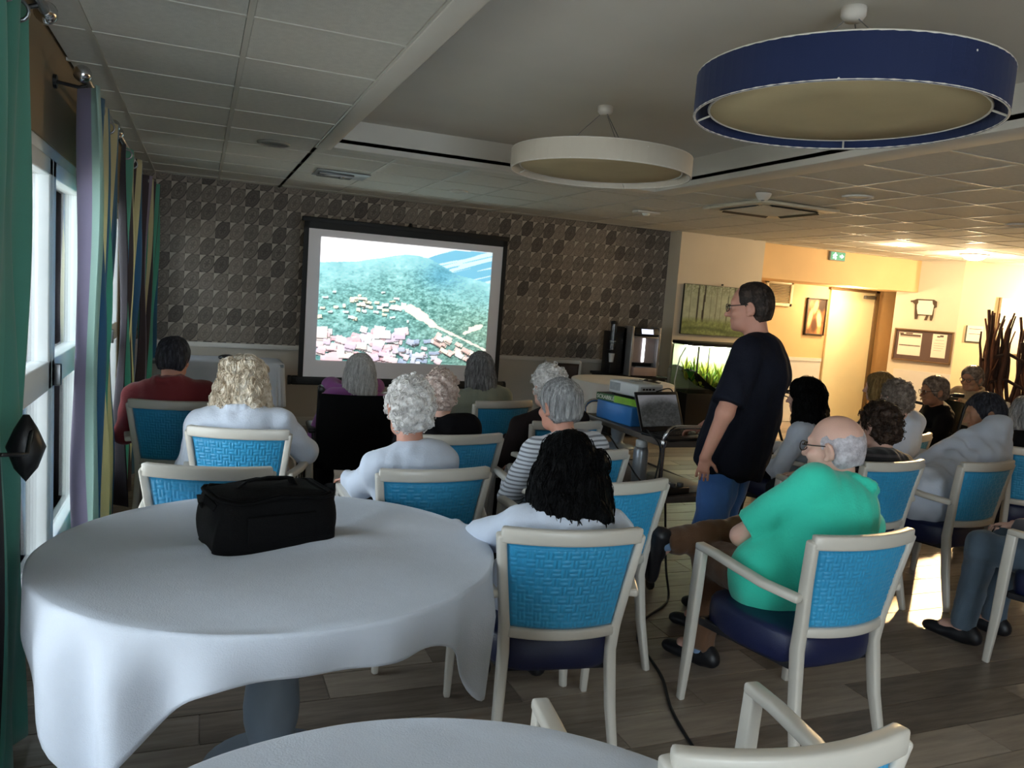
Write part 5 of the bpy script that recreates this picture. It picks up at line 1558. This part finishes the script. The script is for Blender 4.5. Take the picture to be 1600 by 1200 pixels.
def person(label, x, y, rz, hd, seat=.47, g=1., sw=.165, yaw=0, pitch=-6, roll=0, hk=.97, arms=None, legs=None, hair='short', hairm=None, skin=0, top=None, sleeve='long',
           pants=None, glasses=False, eyes=False, collar=False, step=.013, seed=1, stand=None, fine_hands=(), shoes=True, hem=None, bulge=.035, extra=None, nose=1., back=0., loose=1., bare=False, socks=None, neck=.012, wrinkle=1.):
    t = thing('person', label, 'person', (x, y, 0), rz)
    a = R(-rz); ca, sa = math.cos(a), math.sin(a)
    def loc(p):
        dx, dy = p[0] - x, p[1] - y
        return np.array((ca * dx - sa * dy, sa * dx + ca * dy, p[2]))
    H = loc(hd); M = rotm(yaw, pitch, roll)
    pz = stand if stand else seat + .075
    P = np.array((0, back, pz))
    N = H + M @ np.array((0, -.045, -.115)) * hk + np.array((0, -.008, -.045 - neck))     # base of the neck (C7 depth centre)
    T = unit(N - P); A = np.array((1., 0, 0)); A = unit(A - T * (A @ T)); Dp = np.cross(T, A) * -1
    if Dp[1] < 0: Dp = -Dp
    lerp = lambda k, b=0: P + (N - P) * k - Dp * b
    W, Cc, U = lerp(.38, bulge * .5), lerp(.72, bulge), lerp(.90, bulge * .6)
    SL, SR = lerp(.90, bulge * .3) - A * sw, lerp(.90, bulge * .3) + A * sw
    Sd = {-1: SL, 1: SR}
    arms = arms or {}; legs = legs or {}
    E, Wr = {}, {}
    hdir, hn = {}, {}
    for sd in (-1, 1):
        d = arms.get(sd, {})
        E[sd] = np.array(d['e']) if 'e' in d else Sd[sd] + np.array((sd * .075, .09, -.245))
        Wr[sd] = np.array(d['w']) if 'w' in d else np.array((sd * .11, .30, pz + .105))
        hdir[sd] = np.array(d.get('d', (-sd * .15, 1, -.15))); hn[sd] = np.array(d.get('n', (0, -.1, -1)))
    K, An, To = {}, {}, {}
    for sd in (-1, 1):
        d = legs.get(sd, {})
        K[sd] = np.array(d['k']) if 'k' in d else np.array((sd * .12, .40, seat + .055))
        An[sd] = np.array(d['a']) if 'a' in d else np.array((sd * .12, .43, .085))
        To[sd] = np.array(d.get('t', (0, 1, 0)))
    def torso(s, i, shirt=False):
        s.cap(P - A * .075 - (0, 0, .0), P + A * .075, .118 * g + i * (1.6 if i > 0 else 1), None, .05, Dp, .94)
        s.cap(P, W, .150 * g + i, .142 * g + i, .05, Dp, .80); s.cap(W, Cc, .142 * g + i, .152 * g + i, .05, Dp, .76)
        s.cap(Cc - A * .045, U - A * .06, .128 * g + i, .088 + i, .05, Dp, .80); s.cap(Cc + A * .045, U + A * .06, .128 * g + i, .088 + i, .05, Dp, .80)
        for sd in (-1, 1):
            s.cap(N - T * .035, Sd[sd], .060 + i, .056 + i, .05); 
    def arm(s, sd, i, j=None, upto=1.0, fore=True, flat=False):
        e = E[sd]
        if upto < 1: s.cap(Sd[sd], Sd[sd] + (e - Sd[sd]) * upto, .056 + i, .052 + (j or i), .03, flat=True); return
        s.cap(Sd[sd], e, .054 + i, .043 + i, .03)
        if fore: s.cap(e, e + (Wr[sd] - e) * (.93 if flat else 1), .042 + i, .028 + (j if j is not None else i), .02, flat=flat)
    def leg(s, sd, i, flat=False, upto=1.):
        hp = P + A * sd * .082 + (np.array((0, .0, -.02)) if stand else np.array((0, .05, -.035)))
        s.cap(hp, K[sd], .088 * g + i, .060 + i, .04)
        if upto > 0: s.cap(K[sd], K[sd] + (An[sd] - K[sd]) * upto, .058 + i, .041 + i, .03, flat=flat)
    s = Sculpt()
    torso(s, -.004)
    for sd in (-1, 1):
        arm(s, sd, -.002)
        hand(s, Wr[sd], hdir[sd], hn[sd], -sd, arms.get(sd, {}).get('curl', 32))
        leg(s, sd, -.003)
        s.cap(An[sd], An[sd] + unit(np.array(legs[sd]['cross'], float) if legs.get(sd, {}).get('cross') else To[sd] - (0, 0, .25)) * .10, .034, .028, .02)
    s.cap(N - T * .03, H + M @ np.array((0, -.022, -.055)) * hk, .060, .055, .03)
    head(s, H, M, hk, nose)
    fine = [(H - .13, H + .13, .0065 if not eyes else .0048)]
    for sd in fine_hands: 
        c = Wr[sd] + unit(hdir[sd]) * .09; fine.append((c - .095, c + .095, .0048))
    obj('body', s.mesh('body', SKIN[skin], step, fine), t)
    # garments
    wr = lambda amp, f: (lambda X_, Y_, Z_: 2.2 * amp * fbm(X_, Y_, Z_, f * .8, seed) + 2.4 * amp * fbm(X_ * 1.6, Y_, Z_ * .6, f * 1.9, seed + 5) - amp * 3.2 * np.abs(fbm(X_ * .6, Y_ * .6, Z_ * 1.3, f * 1.3, seed + 9)))
    c = Sculpt(); torso(c, .013 * loose)
    for sd in (-1, 1):
        if sleeve == 'long': arm(c, sd, .014 * loose, .016 * loose, flat=True)
        elif sleeve == 'short': arm(c, sd, .018, .026, upto=.84)
        elif sleeve == 'three': arm(c, sd, .014 * loose); 
    if stand:
        for o_ in (-.05, .05): c.cap(W + A * o_ * .6, P + A * o_ - (0, 0, .075), .150 * g + .016, .146 * g + .018, .05, Dp, .92, flat=True)
    if collar:
        cc = N + T * .050; F_ = Dp
        for q in range(12):
            a0, a1 = 2 * math.pi * q / 12, 2 * math.pi * (q + 1) / 12
            pt = lambda w: cc + A * .072 * math.cos(w) + F_ * (.074 * math.sin(w)) + T * (.010 - .024 * math.sin(w))
            c.cap(pt(a0), pt(a1), .0165, None, .010)
    obj('shirt', c.mesh('shirt', top, step, [(N - .12, N + .10, min(step, .009))], disp=wr(.0035 * wrinkle, 26)), t)
    if pants is not None:
        c = Sculpt()
        c.cap(P - A * .07, P + A * .07, .112 * g, None, .05, Dp, .90)
        if stand: c.cap(P, P + (W - P) * .2, .138 * g, .13 * g, .05, Dp, .84)
        for sd in (-1, 1): leg(c, sd, .014 if not bare else .018, True, 1. if not bare else 0.)
        if bare: 
            pass
        obj('trousers', c.mesh('trousers', pants, max(step, .012), disp=wr(.004, 30)), t)
    if hair:
        hm_ = hair_mesh(hair, H, M, hairm, seed, hk); ho = obj('hair', hm_, t)
        hair_strands(hm_, hair, H, M, hairm, ho, seed, hk)
    if glasses:
        gl = MB(); gg = lambda x_, y_, z_: tuple(H + M @ (np.array((x_, y_, z_)) * hk))
        for sx in (-1, 1):
            gl.tube([gg(sx * (.034 + .024 * math.cos(w)), .104 - .010 * abs(math.cos(w)) * (sx * math.cos(w) > 0), .000 + .018 * math.sin(w)) for w in np.linspace(0, 2 * math.pi, 16, endpoint=False)], .0022, 6, closed=True)
            gl.tube([gg(sx * .058, .096, .008), gg(sx * .082, .05, .010), gg(sx * .086, -.005, .012), gg(sx * .088, -.022, -.004)], .0024, 6)
        gl.tube([gg(-.010, .106, .004), gg(0, .110, .007), gg(.010, .106, .004)], .0022, 6)
        gl.build('glasses', M_GLASSES, t, smooth=True)
    if eyes:
        for sx in (-1, 1):
            p = H + M @ (np.array((sx * .033, .0815, .003)) * hk)
            o = MB().lathe([(.0005, .0095), (.004, .0088), (.0075, .006), (.0095, 0), (.0075, -.006), (.004, -.0088), (.0005, -.0095)], 14).build('eye', M_EYE, t, smooth=True, loc=tuple(p))
            q = M @ np.array((0, 1, 0)); i_ = MB().lathe([(.0005, .0015), (.0036, .001), (.0046, 0)], 12, close=False).build('iris', M_IRIS, o, smooth=True, loc=tuple(q * .0092)); i_.rotation_euler = Vector(q).to_track_quat('Z', 'Y').to_euler()
    if shoes:
        for sd in (-1, 1):
            f = unit(To[sd]); o = obj('shoe', SHOE_ME, t)
            if legs.get(sd, {}).get('cross'):
                zz = unit(K[sd] - An[sd]); yy = np.array(legs[sd]['cross'], float); yy = unit(yy - zz * (yy @ zz)); xx = np.cross(yy, zz)
                Rm = np.stack([xx, yy, zz], 1); o.rotation_euler = Matrix(Rm.tolist()).to_euler(); o.location = tuple(An[sd] - Rm @ np.array((0, -.02, .085)))
            else:
                o.location = (An[sd][0], An[sd][1] + .0, max(0, An[sd][2] - .085)); o.rotation_euler = (0, 0, math.atan2(-f[0], f[1]))
            if socks is not None:
                k = Sculpt(); u = unit(K[sd] - An[sd]); k.cap(An[sd] - u * .02, An[sd] + u * .13, .043, .047, .02, flat=True)
                obj('sock', k.mesh('sock', socks, .01), t)
    return t, dict(P=P, N=N, H=H, M=M, A=A, T=T, Dp=Dp, E=E, Wr=Wr, S=Sd, K=K)

# ---------------------------------------------------------------- wheelchairs
M_BLKF = clothmat('black_wheelchair_cloth', '#0d0d0f', .25, 160, .25, .75, .1)
def wheelchair(label, x, y, rz, hb=.93, m_frame=M_BLACK):
    t = thing('wheelchair', label, 'wheelchair', (x, y, 0), rz)
    MB().box((0, .03, .47), (.43, .42, .05)).build('seat', M_BLKF, t, .015)
    MB().grid(lambda u, v: ((u - .5) * .45, -.20 - .05 * math.sin(math.pi * u) - .05 * v, .46 + (hb - .46) * v), 16, 12).grid(lambda u, v: ((.5 - u) * .45, -.175 - .05 * math.sin(math.pi * u) - .05 * v, .46 + (hb - .46) * v), 16, 12).build('backrest', M_BLKF, t, smooth=True)
    for s in (-1, 1):
        MB().tube([(s * .225, .26, .08), (s * .225, .25, .45), (s * .225, -.17, .46), (s * .225, -.235, hb - .06), (s * .225, -.25, hb + .02), (s * .225, -.29, hb + .045), (s * .225, -.36, hb + .045)], .0125, 10).build('frame_tube', m_frame, t, smooth=True)
        MB().tube([(s * .225, -.30, hb + .045), (s * .225, -.40, hb + .045)], .019, 12).build('push_handle', M_BLACK, t, .004)
        MB().box((s * .25, .02, .68), (.05, .30, .03)).build('armrest', M_BLACK, t, .01)
        MB().tube([(s * .245, .12, .67), (s * .235, .12, .46)], .01, 8).build('armrest_post', m_frame, t)
        MB().tube([(s * .245, -.14, .67), (s * .235, -.16, .46)], .01, 8).build('armrest_post', m_frame, t)
        w = MB(); w.tube([(s * .29, -.10 + .29 * math.cos(a), .30 + .29 * math.sin(a)) for a in np.linspace(0, 2 * math.pi, 36, endpoint=False)], .016, 8, closed=True)
        wo = w.build('wheel', M_BLACK, t, smooth=True)
        MB().tube([(s * .32, -.10 + .255 * math.cos(a), .30 + .255 * math.sin(a)) for a in np.linspace(0, 2 * math.pi, 32, endpoint=False)], .007, 6, closed=True).build('push_rim', M_CHROME, wo, smooth=True)
        sp = MB()
        for k in range(12):
            a = 2 * math.pi * k / 12; sp.tube([(s * .29, -.10, .30), (s * .29, -.10 + .28 * math.cos(a), .30 + .28 * math.sin(a))], .002, 4)
        sp.build('spokes', M_CHROME, wo); MB().cyl((s * .29, -.10, .30), .025, .06, 16, 'X').build('hub', M_CHROME, wo)
        MB().cyl((s * .215, .30, .085), .083, .028, 22, 'X').build('caster', M_BLACK, t, .006)
        MB().tube([(s * .20, .27, .42), (s * .18, .40, .16), (s * .17, .44, .09)], .011, 8).build('footrest_hanger', m_frame, t, smooth=True)
        MB().box((s * .10, .47, .085), (.15, .13, .015), rot=(12, 0, 0)).build('footrest', M_BLACK, t, .004)
    return t
def rollator(label, x, y, rz):
    t = thing('rollator', label, 'walker', (x, y, 0), rz)
    for s in (-1, 1):
        MB().tube([(s * .26, .28, .09), (s * .26, .06, .80), (s * .26, 0, .88), (s * .26, -.10, .90)], .012, 8).build('frame_tube', M_BLACK, t, smooth=True)
        MB().tube([(s * .26, -.26, .09), (s * .26, -.04, .62), (s * .26, .08, .72)], .012, 8).build('frame_tube', M_BLACK, t, smooth=True)
        MB().tube([(s * .26, -.06, .90), (s * .26, -.20, .895)], .019, 12).build('hand_grip', M_BLACK, t, .005)
        MB().tube([(s * .26, -.02, .87), (s * .26, -.14, .845), (s * .26, -.18, .85)], .006, 6).build('brake_lever', M_CHROME, t, smooth=True)
        for yy in (.28, -.26): MB().cyl((s * .26, yy, .09), .088, .03, 20, 'X').build('wheel', M_BLACK, t, .006)
    MB().tube([(-.26, .05, .80), (0, .10, .82), (.26, .05, .80)], .015, 8).build('back_strap', M_BLACK, t, smooth=True)
    MB().box((0, .02, .55), (.48, .24, .03)).build('seat', M_BLKF, t, .008)
    return t
# ---------------------------------------------------------------- the audience
HG = {
 'white': hairmat('hair_white', '#a8a3a0', '#d6d2cf', '#f6f3f1', True), 'whitestraight': hairmat('hair_white_straight', '#a19e9c', '#cfccca', '#efedec'),
 'grey': hairmat('hair_grey_streaked', '#4d4b4c', '#7f7d7e', '#b3b1b2'), 'silver': hairmat('hair_silver', '#5f5f60', '#939394', '#c2c2c2'),
 'darkgrey': hairmat('hair_dark_grey', '#16161a', '#2c2c33', '#50505a'), 'black': hairmat('hair_black', '#020203', '#050506', '#0b0a0c', rough=.42),
 'blond': hairmat('hair_blond', '#86725c', '#cbbba4', '#f0e8db', True), 'strawberry': hairmat('hair_pale_pinkish', '#a08a80', '#c8b4ab', '#e2d5cf', True),
 'honey': hairmat('hair_honey', '#5a4526', '#8f7446', '#b89a68'), 'brown': hairmat('hair_brown_curls', '#1c1410', '#33251d', '#57453a', True),
 'ash': hairmat('hair_ash', '#4a3f38', '#77695e', '#a5988c', True), 'fuzz': hairmat('hair_white_fuzz', '#8e878c', '#b4aeb4', '#cfcad0', True),
 'crop': hairmat('hair_dark_crop', '#17120f', '#2a211c', '#4d4039', True)}
T_WHITE = clothmat('white_cotton', '#c9d2e2', .05, 180, .22)
T_JACK = clothmat('white_jacket_cloth', '#ccd4e2', .05, 120, .35)
T_RED = clothmat('brick_red_shirt', '#7a2c30', .12)
T_BLACK = clothmat('black_knit', '#0e0d11', .3)
T_DBROWN = clothmat('dark_brown_jacket', '#221b1b', .2, 90, .3)
T_NAVY = clothmat('navy_tshirt_cotton', '#151722', .15, 160, .3)
T_TURQ = clothmat('turquoise_pique', '#35cbae', .06, 110, .45)
T_GREY = clothmat('grey_blouse', '#4d4a50', .15)
T_TAN = clothmat('tan_waistcoat_cloth', '#a58a68', .12)
T_OLIVE = clothmat('grey_green_top', '#8d9080', .1)
T_PURP = clothmat('mauve_scarf', '#9a5a9c', .12, 90, .35)
J_BLUE = clothmat('blue_denim', '#3c66a4', .28, 240, .35, .8, .2)
J_DARK = clothmat('dark_trousers', '#15161c', .2)
J_GREYB = clothmat('faded_grey_jeans', '#4b5a68', .2, 240, .35)
J_BROWN = clothmat('khaki_brown_trousers', '#6b4d38', .12)
def striped(name, a, b, f, thr=0., axis=2):
    t = NT(name); q = t.xyz('Object'); w = (q[axis] * f + t.noise(4, 2) * 1.2).sin()
    t.base(t.mix(w.gt(thr), a, b)); t.set(Roughness=.85, Sheen_Weight=.2); t.bump(t.noise(150, 2), .2, .01); return t.m
T_STRIPE = striped('striped_jersey', '#7d8088', '#cdd1d9', 290, -.3)
T_DSTR = striped('dark_striped_top', '#0c0b0d', '#3b3436', 150, .5)
def floral():
    t = NT('dark_floral_blouse'); v = t.node('ShaderNodeTexVoronoi'); v.inputs['Scale'].default_value = 42; t.link(t.coord(), v.inputs['Vector'])
    t.base(t.ramp(X(t.nt, v.outputs['Distance']), [(0, '#d8d2cc'), (.33, '#8a8690'), (.42, '#16151d'), (1, '#101018')])); t.set(Roughness=.85); return t.m
T_FLORAL = floral()

person('man with short dark grey hair in a brick red shirt near the corner curtains', -.10, 5.06, -8, (-.13, 5.0, 1.085), g=1.1, sw=.185, hair='short', hairm=HG['darkgrey'], skin=1, top=T_RED, pants=J_DARK, yaw=-12, seed=1, collar=True, step=.014)
wmn = person('woman with wavy blond hair in a white jacket resting her elbow outward', .245, 4.22, -12, (.227, 4.2, 1.062), g=1.12, sw=.185, hair='wavy', hairm=HG['blond'], top=T_JACK, pants=clothmat('beige_skirt_cloth', '#9a948c', .08), seed=2, step=.012, collar=True,
       arms={1: {'e': (.30, .02, .70), 'w': (.26, .26, .70)}}, yaw=-8, hk=1.04, loose=1.4)
person('woman with straight white hair in a mauve shawl in the black wheelchair', .93, 5.03, -4, (.955, 4.95, 1.045), seat=.49, bulge=-.01, hair='long', hairm=HG['whitestraight'], top=T_PURP, pants=J_DARK, seed=3, step=.014)
wheelchair('black wheelchair of the white-haired woman in the mauve shawl, before the screen', .925, 4.99, -4, hb=.93)
person('woman with curly white hair and bare neck in a plain white top', .90, 3.36, 3, (.864, 3.33, 1.072), hk=1.08, hair='curly', hairm=HG['white'], top=T_WHITE, sleeve='long', pants=J_DARK, seed=4, step=.011, skin=1, pitch=-4, g=.94, sw=.14, neck=.035,
       arms={-1: {'e': (-.215, .03, .72), 'w': (-.22, .27, .69)}})
person('elder with thin pinkish white hair turned aside in a black top', 1.24, 4.10, 10, (1.199, 3.97, 1.052), hair='curly', hairm=HG['strawberry'], top=T_BLACK, pants=J_DARK, seed=5, step=.014, yaw=-35, skin=0, hk=.98)
person('woman with long streaky grey hair near the right edge of the screen', 1.93, 5.42, 8, (1.904, 5.38, 1.045), hair='long', hairm=HG['grey'], top=T_OLIVE, pants=J_DARK, seed=6, step=.015, hk=1.05)
person('woman with fluffy white hair in a dark brown jacket half hidden by the striped person', 2.08, 4.55, 4, (2.046, 4.46, 1.045), hk=1.1, hair='curly', hairm=HG['white'], top=T_DBROWN, pants=J_DARK, seed=7, step=.014, g=1.12, sw=.185)
chair('cream armchair of the fluffy-haired woman in the dark jacket', 2.08, 4.55, 4, group=CG)
person('person with short silver grey hair in a striped top', 1.77, 3.68, 2, (1.722, 3.6, 1.055), hair='short', hairm=HG['silver'], top=T_STRIPE, pants=J_DARK, seed=8, step=.012, sw=.17, skin=1, yaw=14, hk=1.1)
person('woman with long wavy black hair in a white blouse at the nearest occupied chair', 1.20, 2.53, -8, (1.213, 2.44, 1.012), hair='longdark', hairm=HG['black'], top=T_WHITE, pants=J_DARK, seed=9, step=.011, pitch=-14, hk=1.02, bulge=.05,
       arms={-1: {'e': (-.275, .10, .68), 'w': (-.33, .32, .67)}, 1: {'e': (.24, .12, .70), 'w': (.14, .32, .66)}})

# the standing speaker
person('standing man in navy t-shirt, jeans and glasses at the trolley with the laptop', 2.50, 3.20, 34, (2.528, 3.2, 1.628), stand=.90, g=1.04, sw=.19, hair='crop', hairm=HG['crop'], skin=1, top=T_NAVY, sleeve='short', pants=J_BLUE,
       glasses=True, eyes=True, seed=10, step=.012, yaw=12, pitch=-5, hk=1.03, fine_hands=(-1, 1), bulge=.045,
       arms={-1: {'e': (-.285, -.05, 1.13), 'w': (-.29, .02, .91), 'd': (.05, .10, -1), 'n': (1, .25, .1), 'curl': 22},
             1: {'e': (.36, .08, 1.12), 'w': (.41, .31, .935), 'd': (.1, 1, -.3), 'n': (0, -.2, -1), 'curl': 26}},
       legs={-1: {'k': (-.12, .03, .49), 'a': (-.13, -.02, .085)}, 1: {'k': (.12, .05, .49), 'a': (.13, .02, .085)}})

# bald man with a crossed leg
bald = person('bald man with white fringe in a turquoise polo shirt, one ankle on his knee', 2.18, 2.40, 2, (2.382, 2.40, 1.090), g=1.16, sw=.195, hair='fringe', hairm=HG['fuzz'], skin=0, top=T_TURQ, sleeve='short', pants=J_BROWN, glasses=True, seed=11, step=.011, yaw=24, pitch=-4, hk=1.1,
       collar=True, fine_hands=(-1,), socks=clothmat('pale_blue_sock', '#7f9cc2', .06, 200, .3),
       arms={-1: {'e': (-.13, .10, .71), 'w': (.03, .25, .665), 'd': (.9, .3, -.25), 'n': (.1, -.2, -1), 'curl': 30}, 1: {'e': (.40, .06, .72), 'w': (.34, .32, .69)}}, wrinkle=.45,
       legs={-1: {'k': (-.05, .36, .52), 'a': (-.01, .42, .085), 't': (-.35, 1, 0)},
             1: {'k': (.14, .38, .625), 'a': (-.22, .46, .575), 'cross': (-.25, .35, -.8)}})

person('woman with glossy black hair in a pale top seen past the standing man', 3.86, 4.26, 28, (3.83, 4.18, 1.065), hk=1.06, hair='longdark', hairm=HG['black'], top=T_WHITE, pants=J_DARK, seed=12, step=.013)
person('woman with honey blond bob in a dark floral blouse by the pale door', 5.27, 5.04, 34, (5.29, 4.935, 1.066), hair='bob', hairm=HG['honey'], top=T_FLORAL, pants=J_DARK, seed=13, step=.014, hk=1.02)
chair('cream armchair of the woman in the floral blouse', 5.29, 5.04, 32, group=CG)
person('person with ruffled ash hair in a white top before the floral blouse', 4.39, 4.06, 24, (4.268, 3.832, 1.107), hair='curly', hairm=HG['ash'], top=T_WHITE, pants=J_DARK, seed=14, step=.014, yaw=-20, hk=.97)
person('woman with dark brown curls in a black striped top just past the bald man', 3.52, 3.40, 5, (3.575, 3.30, 1.020), hair='curly', hairm=HG['brown'], top=T_DSTR, pants=J_DARK, seed=15, step=.012, hk=1.06)
person('man in profile with glasses and a black top in the second wheelchair', 6.25, 5.29, 66, (6.22, 5.174, 1.02), seat=.47, hk=1.08, hair='short', hairm=HG['ash'], skin=2, top=T_BLACK, pants=J_DARK, seed=16, step=.014, glasses=True, eyes=True, yaw=4)
wheelchair('black wheelchair of the man in profile with the black top', 6.27, 5.27, 60, hb=.93)
person('man with glasses in a tan waistcoat sitting sideways before the driftwood', 7.62, 5.92, 96, (7.52, 5.824, 1.09), hk=1.06, hair='short', hairm=HG['ash'], skin=2, top=T_TAN, pants=J_DARK, seed=17, step=.014, glasses=True, eyes=True, collar=True, pitch=-8,
       arms={-1: {'e': (-.26, .2, .80), 'w': (-.16, .42, .86)}, 1: {'e': (.26, .2, .80), 'w': (.16, .42, .86)}})
chair('cream armchair of the man in the tan waistcoat', 7.66, 5.92, 92, group=CG)
person('leaning person with dark grey hair in a loose white shirt in the second row', 4.10, 3.36, 18, (4.62, 3.46, 1.075), g=1.12, sw=.185, hair='short', hairm=HG['darkgrey'], skin=2, top=T_WHITE, pants=J_DARK, seed=18, step=.012, yaw=40, roll=6, pitch=-10, loose=1.8,
       arms={-1: {'e': (.10, .18, .66), 'w': (.12, .40, .62)}, 1: {'e': (.58, .14, .72), 'w': (.50, .34, .72)}}, hk=1.05, wrinkle=1.9)
person('person with grey hair at the frame edge behind the leaning one, dark top', 5.28, 3.62, -28, (5.20, 3.60, 1.06), hair='bob', hairm=HG['silver'], top=T_BLACK, pants=J_DARK, seed=19, step=.015)
chair('cream armchair at the frame edge behind the leaning person', 5.28, 3.62, -28, group=CG)
person('person in faded grey jeans cut off by the frame edge', 3.95, 2.32, 12, (3.97, 2.30, 1.12), hair='short', hairm=HG['grey'], top=T_GREY, pants=J_GREYB, seed=20, step=.014, legs={-1: {'k': (-.16, .40, .52), 'a': (-.17, .44, .085)}})
rollator('black walker with hand grips standing between the floral blouse and the door', 4.85, 5.85, 20)
rollator('black walker before the man in the tan waistcoat', 6.98, 5.95, 92)

# shawl collar, handbag, headband
o = Sculpt()
for q in range(14):
    a0, a1 = 2 * math.pi * q / 14, 2 * math.pi * (q + 1) / 14
    f = lambda w: (.15 * math.cos(w), .09 * math.sin(w) - .02, .93 + .02 * math.cos(2 * w))
    o.cap(f(a0), f(a1), .042 + .008 * math.sin(3 * a0), .042 + .008 * math.sin(3 * a1), .03)
sh = obj('shawl', o.mesh('shawl', T_PURP, .011, disp=lambda X_, Y_, Z_: .006 * fbm(X_, Y_, Z_, 60, 4)), bpy.data.objects['person.002'])
t = thing('handbag', 'burgundy handbag on the lap of the black-haired woman behind the trolley', 'bag', (3.42, 4.52, .60), 30)
s = Sculpt().cap((-.10, 0, .09), (.10, 0, .09), .085, None, .03, (0, 1, 0), .55).cap((-.09, 0, .17), (.09, 0, .17), .05, None, .03, (0, 1, 0), .55)
obj('bag_body', s.mesh('bag_body', pmat('burgundy_leather', '#5e1524', .45, var=.15, vscale=14, bump=.3), .011), t)
MB().tube(arc(0, .18, .075, 0, 180, 12), .008, 8).build('handle', pmat('burgundy_dark', '#3c0d18', .45), t, smooth=True)
MB().cyl((0, -.055, .15), .012, .008, 12, 'Y').build('clasp', M_CHROME, t)
